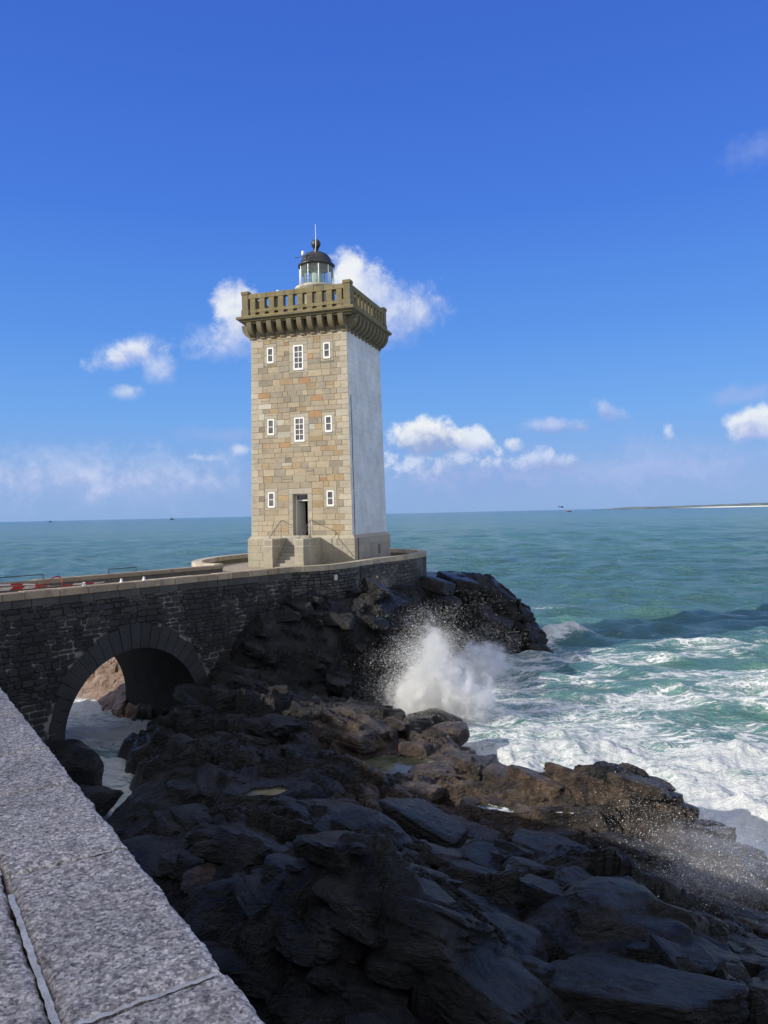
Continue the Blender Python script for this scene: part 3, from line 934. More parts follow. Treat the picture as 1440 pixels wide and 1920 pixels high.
boulder_at(135, 1440, .8, "big dark boulder by the channel below the left arch pier", (1.25, 1.0, 1.15), 3, .4)
boulder_at(148, 1520, .5, "squat wet boulder beside the granite parapet where the channel narrows", (.75, .8, .75), 5, 1.0)
boulder_at(235, 1640, .9, "long flat grey slab boulder lying against the foot of the parapet wall", (.95, 1.5, .85), 9, .5)
boulder_at(420, 1690, 2.2, "greenish flat topped boulder right of the gully below the parapet", (.95, .6, .5), 14, .2)
boulder_at(395, 1640, 1.9, "small reddish brown boulder wedged behind the greenish flat one", (.42, .36, .35), 16, .7, tone_=.7)
boulder_at(845, 1385, .8, "ochre topped block at the water edge just below the splash", (.95, .8, .75), 21, .3, tone_=1.0, wet_=.5)
boulder_at(785, 1410, 1.0, "rounded brown boulder at the edge of the biggest rock pool", (.62, .55, .42), 24, .9, tone_=.8, wet_=.5)
boulder_at(905, 1445, 1.1, "dark knobbly block jutting over the surf right of the rock pool", (.62, .5, .42), 27, .2, tone_=.4, wet_=.7)
boulder_at(830, 1350, .5, "black jagged rock poking out of the foam in front of the splash", (.95, .55, .5), 29, 2.8, tone_=.1, wet_=.8)
boulder_at(1250, 1770, 2.3, "pale edged angular block on the slabs near the right edge", (.55, .42, .38), 33, -.5, tone_=.0)
boulder_at(1135, 1700, 2.5, "broad bluish slab boulder with a diagonal crack in the right foreground", (1.0, .75, .5), 35, -.5, tone_=.0)

# ------------------------------------------------------------------ knoll added out of view, its ridge shaped to shade the near rocks
hx = np.arange(-70, 12.1, .8); hy = np.arange(-40, 33.1, .8)
KX, KY = np.meshgrid(hx, hy)
RIDGE = [(-17.6, 26.6, 7.0), (-18.2, 24.6, 8.6), (-21.1, 19.8, 11.8), (-28.4, 10.6, 15.9), (-19.2, 4.2, 15.1), (-9.6, -1.9, 14.7), (0, -8.0, 14.2), (8, -16, 13)]
KH = np.full_like(KX, 6.0)
best = np.full_like(KX, -99.0)
for (x0, y0, z0), (x1, y1, z1) in zip(RIDGE[:-1], RIDGE[1:]):
    dx, dy = x1 - x0, y1 - y0
    t_ = np.clip(((KX - x0) * dx + (KY - y0) * dy) / (dx * dx + dy * dy), 0, 1)
    d_ = np.sqrt((KX - x0 - t_ * dx) ** 2 + (KY - y0 - t_ * dy) ** 2)
    best = np.maximum(best, z0 + (z1 - z0) * t_ - 1.35 * np.maximum(0, d_ - .4))
KH = np.maximum(KH, best)
WP = np.array([-0.222, 1.364]); WD = np.array([-0.554, 0.8325]); WN = np.array([0.8325, 0.554])   # outer top edge of the near parapet
wn_ = (KX - WP[0]) * WN[0] + (KY - WP[1]) * WN[1]
ws_ = (KX - WP[0]) * WD[0] + (KY - WP[1]) * WD[1]
pathz = 7.70 - 1.32 * sstep(6, 26, ws_)
KH = np.maximum(np.where(best > 6.6, KH, -9), pathz - .35)
KH = np.where((wn_ > -3.4) & (KX > -17), np.minimum(KH, pathz - .05 + 1.3 * np.maximum(0, -wn_ - 2.8)), KH)
KH = KH - 1.6 * np.maximum(0, KY - 29.0)
KH = KH + .25 * fbm(KX * .35, KY * .35, 4, 1000) * sstep(7.2, 9, KH)
Q = grid_quads(len(hy), len(hx))
keep = ((wn_ < -.8) | (KY < -6)).ravel()
keep &= ((KX < -16.2) | (KY < 24.5)).ravel()
Q = Q[keep[Q].all(1)]
kn = np_mesh("shade_knoll", np.stack([KX, KY, KH], -1).reshape(-1, 3), Q, [M_shade_knoll], smooth=True)
tag(kn, "grassy hill added out of view, shaped to shade the near rocks", kind='structure')

# path between the added knoll and parapet, down to the bridge
mb = MB()
for i in range(40):
    s0, s1 = -6 + i * .82, -6 + (i + 1) * .82
    pz = lambda s: 7.72 - 1.32 * float(sstep(6, 26, np.array(s)))
    P_ = [(s0, -.72), (s0, -3.0), (s1, -3.0), (s1, -.72)]
    mb.face([(WP[0] + WD[0] * s + WN[0] * k, WP[1] + WD[1] * s + WN[1] * k, pz(s)) for s, k in P_])
tag(mb.build("path", M_path), "gravel path behind the near granite parapet", kind='structure')


# ================================================================== NEAR PARAPET WALL
wall = empty("granite_parapet_wall", (WP[0], WP[1], 2.0), math.atan2(WD[1], WD[0]))   # local x along the wall, local +y = inner side (left)
tag(wall, "coarse grey granite parapet wall running from the bottom left corner", "wall")
CAPZ = 8.60 - 2.0


def wall_drop(x): return -1.65 * float(sstep(7.0, 27, np.array(x)))


def coping_stone(x0, x1, y0, y1, thick, seed, mat=None, name='coping_stone'):
    """one granite coping stone with a worn, slightly crooked arris; local x along, y inward, top at CAPZ"""
    nx = max(10, int((x1 - x0) / (.009 if x0 < 3.2 else .02))); ny = max(8, int((y1 - y0) / .011))
    if x0 > 4.5: nx, ny = 14, 6
    gx = np.linspace(0, 1, nx + 1); gy = np.linspace(0, 1, ny + 1)
    A, B = np.meshgrid(gx, gy, indexing='ij')
    X = x0 + A * (x1 - x0); Y = y0 + B * (y1 - y0)
    ed = np.minimum(np.minimum((X - x0), (x1 - X)) * 1.0, np.minimum(Y - y0, y1 - Y))
    wob = .0065 * fbm(X * 7, Y * 7 + seed, 4, 1200) + .003 * fbm(X * 45, Y * 45, 3, 1210)
    Z = CAPZ - .010 * np.exp(-ed / .006) + .0016 * fbm(X * 30, Y * 30, 4, 1220 + seed) + .003 * fbm(X * 4, Y * 4, 3, 1230 + seed)
    edgew = np.exp(-ed / .02)
    Y = Y + wob * edgew * 1.0
    X = X + .4 * wob * edgew
    Z = Z + np.vectorize(wall_drop)(X)
    top = np.stack([X, Y, Z], -1)
    nv = (nx + 1) * (ny + 1)
    verts = [top.reshape(-1, 3)]
    idx = np.arange(nv).reshape(nx + 1, ny + 1)
    quads = [np.stack([idx[:-1, :-1], idx[1:, :-1], idx[1:, 1:], idx[:-1, 1:]], -1).reshape(-1, 4)]
    per = np.concatenate([idx[:, 0], idx[-1, 1:], idx[:-1, -1][::-1], idx[0, 1:-1][::-1]])
    prev = per
    pts = top.reshape(-1, 3)[per]
    k = len(per); off = nv
    for dz in (.02, .06, .14, thick):
        q = pts.copy(); q[:, 2] -= dz
        q[:, 1] += .004 * fbm(q[:, 0] * 14, q[:, 2] * 14, 3, 1250) * (1 if dz < thick else 0)
        verts.append(q); cur = np.arange(off, off + k); off += k
        quads.append(np.stack([prev, cur, np.roll(cur, -1), np.roll(prev, -1)], -1))
        prev = cur
    return np_mesh(name, np.concatenate(verts), np.concatenate(quads), [mat or M_granite], smooth=True, parent=wall)


js = [-2.6, -1.9, -1.15, -.45, .20, .91, 1.56, 2.04, 2.72, 3.4, 4.2]
for j in range(16): js.append(js[-1] + .8 + .25 * rng.random())
for i in range(len(js) - 1):
    coping_stone(js[i] + .002, js[i + 1] - .002, 0.0, .304, .26, i)
js2 = [-2.6, -1.7, -.7, .16, .88, 1.9, 3.0, 4.1, 5.3]
while js2[-1] < js[-1] - .8: js2.append(js2[-1] + 1.1)
for i in range(len(js2) - 1):
    coping_stone(js2[i] + .002, js2[i + 1] - .002, .318, .70, .26, 40 + i)
# mortar in the joints
mb = MB()


def mortar_strip(xa, ya, xb, yb, wd, z, seed):
    nseg = 34
    L_, R_ = [], []
    for i in range(nseg + 1):
        t_ = i / nseg
        x = xa + (xb - xa) * t_; y = ya + (yb - ya) * t_
        dx, dy = xb - xa, yb - ya
        ln = math.hypot(dx, dy); nx_, ny_ = -dy / ln, dx / ln
        k1 = wd * .8 * (1 + .5 * float(perlin(np.array([i * .6 + seed]), np.array([.5]), 31)[0])); k2 = wd * .8 * (1 + .5 * float(perlin(np.array([i * .7 + seed]), np.array([7.5]), 33)[0]))
        zz = z + .003 * float(perlin(np.array([i * .5]), np.array([seed + .3]), 35)[0]) + wall_drop(x)
        L_.append((x + nx_ * k1, y + ny_ * k1, zz)); R_.append((x - nx_ * k2, y - ny_ * k2, zz))
    for i in range(nseg):
        Mi = lambda i: ((L_[i][0] + R_[i][0]) / 2, (L_[i][1] + R_[i][1]) / 2, L_[i][2] + .0012)
        mb.face([L_[i], L_[i + 1], Mi(i + 1), Mi(i)], (.62, .60, .57))
        mb.face([Mi(i), Mi(i + 1), R_[i + 1], R_[i]], (.62, .60, .57))


mortar_strip(.20, .312, .80, .309, .0085, CAPZ + .000, 1)
mortar_strip(.20, .02, .198, .32, .0080, CAPZ + .001, 4)
mortar_strip(.155, .31, .158, .70, .009, CAPZ - .001, 6)
mortar_strip(.91, .04, .91, .10, .008, CAPZ - .001, 9)
for k in (1.56, 2.04, 2.72): mortar_strip(k, 0.01, k, .3, .003, CAPZ - .012, k)
for a, b in ((.95, 4.2), (-2.5, .18)): mortar_strip(a, .311, b, .311, .006, CAPZ - .012, a)
mb.build("joint_mortar", M_jointmortar, wall)
# masonry body below the coping, stepped along the fall of the path
mb = MB()
for i in range(32):
    x0 = -3 + i; x1 = x0 + 1
    mb.box(x0, x1, .035, .66, -2.2, 6.33 + wall_drop(x0 + .5) - .02 * (i % 2), (.16, .155, .15))
mb.build("masonry_body", M_rub, wall)

# ================================================================== BRIDGE


def curve_map(base, e_, n_, z0=0.0):
    def f(u, v, d):
        return (base[0] + e_[0] * u + n_[0] * d, base[1] + e_[1] * u + n_[1] * d, v)
    return f


def rubble(mb, u0, u1, v0, v1, mp, hrange=(.16, .30), wrange=(.22, .60), push=None, col=None, gap=.017, seed=1, holes=()):
    R = random.Random(seed)
    vk = [v1]
    while vk[-1] > v0: vk.append(vk[-1] - R.uniform(*hrange))
    wav = lambda u, k: .045 * float(perlin(np.array([u * .55 + k * 3.1]), np.array([k * .7 + seed]), 44)[0]) if 0 < k else 0.0
    for k in range(len(vk) - 1):
        u = u0 - R.random() * .3
        lean = 0
        while u < u1:
            wd = R.uniform(*wrange)
            if R.random() < .12: wd *= 1.6
            ua, ub = u, min(u + wd, u1)
            l2 = R.uniform(-.035, .035)
            sub = [(vk[k + 1], vk[k])]
            if R.random() < .13 and vk[k] - vk[k + 1] > .2:
                md = (vk[k] + vk[k + 1]) / 2 + R.uniform(-.03, .03); sub = [(vk[k + 1], md), (md, vk[k])]
            for (b_, t_) in sub:
                g = gap * R.uniform(.6, 1.9)
                a0 = max(ua, u0)
                if ub - a0 < .06: continue
                cs = [(a0 - lean + g, b_ + wav(a0, k + 1) + g), (ub - l2 - g, b_ + wav(ub, k + 1) + g), (ub + l2 - g, t_ + wav(ub, k) - g), (a0 + lean + g, t_ + wav(a0, k) - g)]
                ring = []
                for i in range(4):
                    p, q = cs[i], cs[(i + 1) % 4]
                    cut = R.uniform(.10, .24)
                    ring.append((p[0] + (q[0] - p[0]) * cut, p[1] + (q[1] - p[1]) * cut + R.uniform(-.008, .008)))
                    ring.append((p[0] + (q[0] - p[0]) * (1 - cut), p[1] + (q[1] - p[1]) * (1 - cut) + R.uniform(-.008, .008)))
                cxu = sum(p[0] for p in ring) / 8; cyv = sum(p[1] for p in ring) / 8
                if any(h[0] < cxu < h[1] and h[2] < cyv < h[3] for h in holes): continue
                if push:
                    r2 = push(cxu, cyv)
                    if r2 != (cxu, cyv): continue
                    ring = [push(*p) for p in ring]
                d = R.uniform(.012, .05)
                cc = col(R, cxu, cyv)
                ins = min(.02, .2 * (t_ - b_))
                inner = [(cxu + (p[0] - cxu) * (1 - ins / max(.05, ub - a0) * 2), cyv + (p[1] - cyv) * (1 - ins / max(.05, t_ - b_) * 2)) for p in ring]
                vs = [mp(p[0], p[1], -.02) for p in ring] + [mp(p[0], p[1], d - .016) for p in ring] + [mp(p[0], p[1], d + R.uniform(-.006, .006)) for p in inner]
                fs = [(i, (i + 1) % 8, 8 + (i + 1) % 8, 8 + i) for i in range(8)] + [(8 + i, 8 + (i + 1) % 8, 16 + (i + 1) % 8, 16 + i) for i in range(8)] + [tuple(range(16, 24))]
                mb.add(vs, fs, cc)
            u = ub if ub < u1 else u1 + 1
            lean = l2


bridge = empty("stone_arch_bridge", (BR0[0], BR0[1], 0))
tag(bridge, "dark rubble stone arch bridge leading to the lighthouse terrace", "bridge")
BT0, BT1 = -6.0, 14.45
AC, AR, ASP, RING = 5.42, 3.15, .98, 1.1


def ring_t(a):
    return .62 + .42 * abs(math.sin(a))


lm = curve_map((0, 0), BRE, BRN)             # local to the bridge's base point


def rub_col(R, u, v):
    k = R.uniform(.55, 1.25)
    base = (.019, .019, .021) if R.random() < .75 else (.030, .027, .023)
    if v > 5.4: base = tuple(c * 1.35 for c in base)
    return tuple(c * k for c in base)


def arch_push(u, v):
    ro = AR + .63
    if v >= ASP:
        r = math.hypot(u - AC, v - ASP)
        ro = AR + ring_t(math.atan2(v - ASP, u - AC)) + .01
        if r < ro:
            s = ro / max(r, 1e-4); return (AC + (u - AC) * s, ASP + (v - ASP) * s)
    elif abs(u - AC) < ro:
        return (AC + math.copysign(ro, u - AC), v)
    return (u, v)


HOLES = []
for px, py, hw_, hh_ in ((224, 1146, .13, .2), (340, 1125, .11, .2), (377, 1104, .12, .12)):
    d = ray(px, py)
    # meet the facade plane
    t_ = (BR0[0] * BRN[0] + BR0[1] * BRN[1]) / (d.x * BRN[0] + d.y * BRN[1])
    P_ = (d.x * t_, d.y * t_, EYE + d.z * t_)
    uu = (P_[0] - BR0[0]) * BRE[0] + (P_[1] - BR0[1]) * BRE[1]
    HOLES.append((uu - hw_, uu + hw_, P_[2] - hh_, P_[2] + hh_))
mb = MB()
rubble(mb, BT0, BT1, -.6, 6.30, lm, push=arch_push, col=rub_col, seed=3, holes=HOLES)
# course of larger squared stones under the coping
u = BT0
while u < BT1:
    u2 = min(u + rng.uniform(.55, 1.25), BT1)
    mb.box(u + .01, u2 - .01, -.02, rng.uniform(.02, .04), 6.315, 6.60, jit(rng, .8, 1.25, (.062, .060, .055)), 0, .012, fn=lambda a, b, c: lm(a, c, b))
    u = u2
mb.build("facing_stones", M_rub, bridge)
# backing wall with the arch opening on both faces
mb = MB(); mb2 = MB()
N = 120
us = sorted(set([BT0 + (BT1 - BT0) * i / N for i in range(N + 1)] + [AC - AR, AC + AR] + [AC - AR * math.cos(math.pi * i / 40) for i in range(41)]))


def intr(u):
    return ASP + math.sqrt(max(0, AR * AR - (u - AC) ** 2)) if abs(u - AC) < AR - 1e-6 else -1.2


for a, b in zip(us[:-1], us[1:]):
    md = (a + b) / 2
    za, zb = (intr(a) if abs(md - AC) < AR else -1.2), (intr(b) if abs(md - AC) < AR else -1.2)
    if abs(md - AC) < AR: za, zb = max(za, ASP), max(zb, ASP)
    for d, mq in ((0.0, mb), (-5.8, mb2)):
        mq.face([lm(a, za, d), lm(b, zb, d), lm(b, 6.62, d), lm(a, 6.62, d)], (.05, .05, .05))
mb.build("mortar_backing", M_rubmortar, bridge)
mb2.build("rear_face", M_rubmortar, bridge)
# vault
mb = MB()
for j in range(12):
    d0, d1 = .02 - j * 5.82 / 12, .02 - (j + 1) * 5.82 / 12
    prof = [(AC - AR, -1.2), (AC - AR, -.2)] + [(AC - AR * math.cos(math.pi * i / 22), ASP + AR * math.sin(math.pi * i / 22)) for i in range(23)] + [(AC + AR, -.2), (AC + AR, -1.2)]
    for i in range(len(prof) - 1):
        k = rng.uniform(.6, 1.3)
        p, q = prof[i], prof[i + 1]
        g = .008; ox = .3 * (i % 2) * 5.82 / 12
        mb.face([lm(p[0], p[1], d0 - g), lm(q[0], q[1], d0 - g), lm(q[0], q[1], d1 + g), lm(p[0], p[1], d1 + g)], (.014 * k, .013 * k, .012 * k))
for i in range(len(prof) - 1):
    p, q = prof[i], prof[i + 1]
    sc = lambda p: (AC + (p[0] - AC) * 1.008, p[1] + .02)
    p2, q2 = sc(p), sc(q)
    mb.face([lm(p2[0], p2[1], 0), lm(q2[0], q2[1], 0), lm(q2[0], q2[1], -5.8), lm(p2[0], p2[1], -5.8)], (.03, .028, .025))
mb.build("vault", M_rub, bridge)
# ring of voussoirs
mb = MB()
NV = 25
for i in range(NV + 4):
    if i < NV:
        a0, a1 = math.pi * i / NV, math.pi * (i + 1) / NV
        ro = AR + ring_t((a0 + a1) / 2) + rng.uniform(-.12, .05)
        g = .010
        arc = [a0 + g / AR + (a1 - a0 - 2 * g / AR) * k / 3 for k in range(4)]
        inn = [(AC - AR * math.cos(a), ASP + AR * math.sin(a)) for a in arc]
        ot = [(AC - ro * math.cos(a), ASP + ro * math.sin(a)) for a in (arc[3], arc[2], arc[1], arc[0])]
        ring = inn + ot
    else:
        s = -1 if i < NV + 2 else 1; kk = (i - NV) % 2
        zb, zt = ASP - .85 * (kk + 1) + .02, ASP - .85 * kk
        ring = [(AC + s * AR, zb), (AC + s * (AR + .62), zb), (AC + s * (AR + .62), zt), (AC + s * AR, zt)]
    d = rng.uniform(.03, .055); m_ = len(ring)
    k = rng.uniform(.75, 1.25)
    cu = sum(p[0] for p in ring) / m_; cv = sum(p[1] for p in ring) / m_
    inr = [(cu + (p[0] - cu) * .965, cv + (p[1] - cv) * .97) for p in ring]
    vs = [lm(p[0], p[1], -.35) for p in ring] + [lm(p[0], p[1], d - .014) for p in ring] + [lm(p[0], p[1], d) for p in inr]
    fs = [(j, (j + 1) % m_, m_ + (j + 1) % m_, m_ + j) for j in range(m_)] + [(m_ + j, m_ + (j + 1) % m_, 2 * m_ + (j + 1) % m_, 2 * m_ + j) for j in range(m_)] + [tuple(range(2 * m_, 3 * m_))]
    mb.add(vs, fs, (.024 * k, .025 * k, .027 * k))
mb.build("arch_ring", M_rub, bridge)
for h in HOLES:
    mb = MB()
    mb.box(h[0] + .02, h[1] - .02, -.25, .004, h[2] + .02, h[3] - .02, (1, 1, 1), fn=lambda a, b, c: lm(a, c, b))
    mb.build("drain_hole", M_black, bridge)


def coping_run(d0, d1, z0, z1, col, t0=BT0, t1=BT1, seed=1, bev=.02):
    mb = MB(); R = random.Random(seed); u = t0
    while u < t1:
        u2 = min(u + R.uniform(.75, 1.35), t1)
        dz = R.uniform(-.008, .008)
        mb.box(u + .006, u2 - .006, d0, d1 + R.uniform(-.01, .01), z0, z1 + dz, jit(R, .8, 1.15, col), 0, bev, fn=lambda a, b, c: lm(a, c, b))
        u = u2
    return mb


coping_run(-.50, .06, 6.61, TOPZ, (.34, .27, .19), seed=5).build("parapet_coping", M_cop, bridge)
coping_run(-5.86, -5.36, 6.66, TOPZ - .03, (.30, .245, .18), seed=8).build("parapet_coping", M_cop, bridge)
mb = MB(); mb2 = MB()
u = BT0
while u < BT1:
    u2 = min(u + rng.uniform(.5, 1.1), BT1)
    for (a_, b_) in ((-.44, -.02), (-5.78, -5.42)):
        (mb if a_ > -1 else mb2).box(u + .004, u2 - .004, a_, b_, 6.2, 6.612 if a_ > -1 else 6.662, jit(rng, .7, 1.2, (.13, .12, .105)), 0, .01, fn=lambda a, b, c: lm(a, c, b))
    u = u2
mb.build("parapet_inner_face", M_rub, bridge)
mb2.build("parapet_inner_face", M_rub, bridge)
mb = MB()
mb.box(BT0, BT1 + .2, -5.42, -.44, 5.9, DECKZ, (1, 1, 1), fn=lambda a, b, c: lm(a, c, b))
mb.build("deck", M_deck, bridge)

# ================================================================== TERRACE
terr = empty("lighthouse_terrace", (-4.02, 49.69, 0))
tag(terr, "round walled stone terrace carrying the lighthouse above the cliff", "terrace")
TO = np.array([-4.02, 49.69])


def catmull(P, n=14):
    out = []
    for i in range(len(P) - 1):
        p0 = P[max(i - 1, 0)]; p1 = P[i]; p2 = P[i + 1]; p3 = P[min(i + 2, len(P) - 1)]
        for k in range(n):
            t = k / n
            out.append(.5 * ((2 * p1) + (-p0 + p2) * t + (2 * p0 - 5 * p1 + 4 * p2 - p3) * t * t + (-p0 + 3 * p1 - 3 * p2 + p3) * t ** 3))
    out.append(P[-1])
    return np.array(out)


TC = catmull(np.array(TER) - TO)
seg = np.sqrt((np.diff(TC, axis=0) ** 2).sum(1)); TS = np.concatenate([[0], np.cumsum(seg)]); TL = TS[-1]
TT = np.gradient(TC, axis=0); TT /= np.linalg.norm(TT, axis=1)[:, None]
TNm = np.stack([TT[:, 1], -TT[:, 0]], -1)
if (TNm[10] * TC[10]).sum() < 0: TNm = -TNm


def tm(u, v, d):
    x = np.interp(u, TS, TC[:, 0]); y = np.interp(u, TS, TC[:, 1])
    nx_ = np.interp(u, TS, TNm[:, 0]); ny_ = np.interp(u, TS, TNm[:, 1])
    return (x + nx_ * d, y + ny_ * d, v)


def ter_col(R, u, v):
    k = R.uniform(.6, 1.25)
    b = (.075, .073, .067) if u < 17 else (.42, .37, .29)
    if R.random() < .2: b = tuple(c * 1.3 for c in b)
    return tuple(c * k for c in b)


mb = MB()
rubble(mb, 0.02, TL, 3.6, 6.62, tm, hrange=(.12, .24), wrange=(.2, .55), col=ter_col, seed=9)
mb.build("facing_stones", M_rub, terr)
mb = MB()
nseg = 170
for i in range(nseg):
    a, b = TL * i / nseg, TL * (i + 1) / nseg
    mb.face([tm(a, 3.2, 0), tm(b, 3.2, 0), tm(b, 6.63, 0), tm(a, 6.63, 0)], (.1, .1, .1))
mb.build("mortar_backing", M_rubmortar, terr)
mb = MB()
for i in range(nseg):
    a, b = TL * i / nseg, TL * (i + 1) / nseg
    k = rng.uniform(.85, 1.1)
    mb.face([tm(a, 6.2, -.47), tm(b, 6.2, -.47), tm(b, 6.64, -.47), tm(a, 6.64, -.47)], (.20 * k, .18 * k, .12 * k))
mb.build("inner_face", M_cop, terr)
mb = MB()
u = 0.0
while u < TL:
    u2 = min(u + rng.uniform(.7, 1.2), TL)
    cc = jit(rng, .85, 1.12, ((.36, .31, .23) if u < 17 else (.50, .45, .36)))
    nn = 3
    for k in range(nn):
        a, b = u + (u2 - u) * k / nn + (.006 if k == 0 else 0), u + (u2 - u) * (k + 1) / nn - (.006 if k == nn - 1 else 0)
        mb.box(a, b, -.52, .045, 6.625, TOPZ, cc, fn=lambda a, b, c: tm(a, c, b))
    u = u2
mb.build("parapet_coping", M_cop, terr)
mb = MB()
ring = [tm(TL * i / 90, DECKZ - .005, -.3) for i in range(91)]
mb.face(ring, (1, 1, 1))
mb.build("deck", M_deck, terr)
# a pale drain block, a tiny yellowish one, and a dark chase in the wall under the tower


def on_ter(px, py):
    best_ = None
    d = ray(px, py)
    for u in np.arange(0, 16, .05):
        x, y, _ = tm(u, 0, 0); X, Y = x + TO[0], y + TO[1]
        e_ = abs(X / Y - d.x / d.y)
        if best_ is None or e_ < best_[0]: best_ = (e_, u, EYE + d.z / d.y * Y)
    return best_[1], best_[2]


for px, py, a, b, nm, mt, cc in ((628, 1083, .11, .14, "drain_spout", M_cop, (.55, .53, .48)), (705, 1082, .06, .05, "drain_spout", M_cop, (.6, .52, .3))):
    u_, z_ = on_ter(px, py)
    mb = MB(); mb.box(u_ - a, u_ + a, -.05, .10, z_ - b, z_ + b, cc, 0, .015, fn=lambda p, q, r: tm(p, r, q)); mb.build(nm, mt, terr)
u_, z_ = on_ter(677, 1075)
mb = MB(); mb.box(u_ - .13, u_ + .13, -.05, .07, z_ - .5, z_ + .42, (.03, .03, .03), 0, .02, fn=lambda p, q, r: tm(p, r, q)); mb.build("drain_chase", M_rub, terr)

# ================================================================== LIGHTHOUSE
TH = 0.3089
LZ = DECKZ
lh = empty("lighthouse", (-4.0246, 49.6887, LZ), -TH)            # local x along the entrance front, local -y out of it
tag(lh, "square granite lighthouse tower with a balustrade and black domed lantern", "lighthouse")
ZB, ZT = 8.26 - LZ, 20.68 - LZ               # foot of shaft, shaft under the cornice
WB, WT = 6.6455, 6.2884


def hw(z): return (WB + (WT - WB) * (z - ZB) / (ZT - ZB)) / 2


def fmap(face):
    """(u, z, d) on one of four battered faces: 0 front, 1 right, 2 back, 3 left"""
    nx, ny = ((0, -1), (1, 0), (0, 1), (-1, 0))[face]
    tx, ty = ((1, 0), (0, 1), (-1, 0), (0, -1))[face]

    def f(u, z, d):
        h = hw(z); s = h / (WB / 2)
        return (nx * (h + d) + tx * u * s, ny * (h + d) + ty * u * s, z)
    return f


def wcol(R):
    r = R.random()
    if r < .42: b = (.44, .38, .29)
    elif r < .70: b = (.38, .335, .27)
    elif r < .84: b = (.335, .305, .255)
    elif r < .94: b = (.41, .315, .20)
    elif r < .96: b = (.41, .26, .145)
    elif r < .98: b = (.52, .50, .46)
    else: b = (.25, .225, .19)
    k = R.uniform(.72, .90)
    return (b[0] * k, b[1] * k * .97, b[2] * k * .90)


def block(mb, mp, u0, u1, z0, z1, d, col, R, g=.008, bev=.012):
    if u1 - u0 < .03 or z1 - z0 < .03: return
    j = lambda: R.uniform(-.006, .006)
    q = [(u0 + g + j(), z0 + g + j()), (u1 - g + j(), z0 + g + j()), (u1 - g + j(), z1 - g + j()), (u0 + g + j(), z1 - g + j())]
    cu = (u0 + u1) / 2; cz = (z0 + z1) / 2
    i = [(p[0] + math.copysign(bev, cu - p[0]), p[1] + math.copysign(bev, cz - p[1])) for p in q]
    vs = [mp(p[0], p[1], -.03) for p in q] + [mp(p[0], p[1], d - bev * .7) for p in q] + [mp(p[0], p[1], d + R.uniform(-.004, .004)) for p in i]
    fs = [(k, (k + 1) % 4, 4 + (k + 1) % 4, 4 + k) for k in range(4)] + [(4 + k, 4 + (k + 1) % 4, 8 + (k + 1) % 4, 8 + k) for k in range(4)] + [(8, 9, 10, 11)]
    mb.add(vs, fs, col)


HWB = WB / 2
# openings of the front: (u0, u1, z0, z1)
ROWS = [(19.82, 18.87, 18.32), (15.42, 14.45, 13.96), (10.94, 10.00, None)]
WIN = []
for (zt, zs, zc) in ROWS:
    for uc in (-1.96, 1.95): WIN.append((uc - .235, uc + .235, zs - LZ, zt - LZ, 'small'))
    if zc: WIN.append((-.34, .34, zc - LZ, zt - LZ, 'tall'))
DOOR = (-.51, .47, 8.22 - LZ, 10.78 - LZ)


def course_face(face, R, openings, colf, door=None, hr=(.27, .44), dr=(.006, .028), quoin=None, gp=(.008, .012)):
    mp = fmap(face); mb = MB()
    z = ZB
    ci = 0
    while z < ZT + .9:
        h = R.uniform(*hr); z2 = z + h
        if z2 > ZT + .7: z2 = ZT + 1.3
        ql = .80 if ci % 2 else .50; qr = .50 if ci % 2 else .80
        if quoin:
            for s in (-1, 1):
                q = ql if s < 0 else qr
                q *= R.uniform(.9, 1.1)
                a, b = (-HWB, -HWB + q) if s < 0 else (HWB - q, HWB)
                if s < 0: ql = q
                else: qr = q
                block(mb, mp, a, b, z, z2, R.uniform(.016, .022), jit(R, .92, 1.1, quoin), R, .006)
        else:
            ql = qr = 0
        bl, br = -HWB + ql, HWB - qr
        # break points at openings
        cuts = [(o[0], o[1], o[2], o[3]) for o in openings if o[2] < z2 and o[3] > z]
        u = bl
        segs = []
        pts = sorted([bl, br] + [c[0] for c in cuts] + [c[1] for c in cuts])
        pts = [p for p in pts if bl <= p <= br]
        for a, b in zip(pts[:-1], pts[1:]):
            if b - a < .02: continue
            md = (a + b) / 2
            cov = [c for c in cuts if c[0] < md < c[1]]
            ranges = [(z, z2)]
            for c in cov:
                new = []
                for (p, q) in ranges:
                    if c[2] > p: new.append((p, min(q, c[2])))
                    if c[3] < q: new.append((max(p, c[3]), q))
                ranges = [r for r in new if r[1] - r[0] > .03]
            for (p, q) in ranges:
                x = a
                while x < b - .01:
                    wd = R.uniform(.38, .95) * (1.0 if R.random() > .12 else .6)
                    if b - x - wd < .28: wd = b - x
                    x2 = min(x + wd, b)
                    if q - p > .36 and R.random() < .12:
                        md2 = p + (q - p) * R.uniform(.4, .6)
                        block(mb, mp, x, x2, p, md2, R.uniform(*dr), colf(R), R); block(mb, mp, x, x2, md2, q, R.uniform(*dr), colf(R), R)
                    else:
                        block(mb, mp, x, x2, p, q, R.uniform(*dr), colf(R), R, *gp)
                    x = x2
        z = z2; ci += 1
    return mb


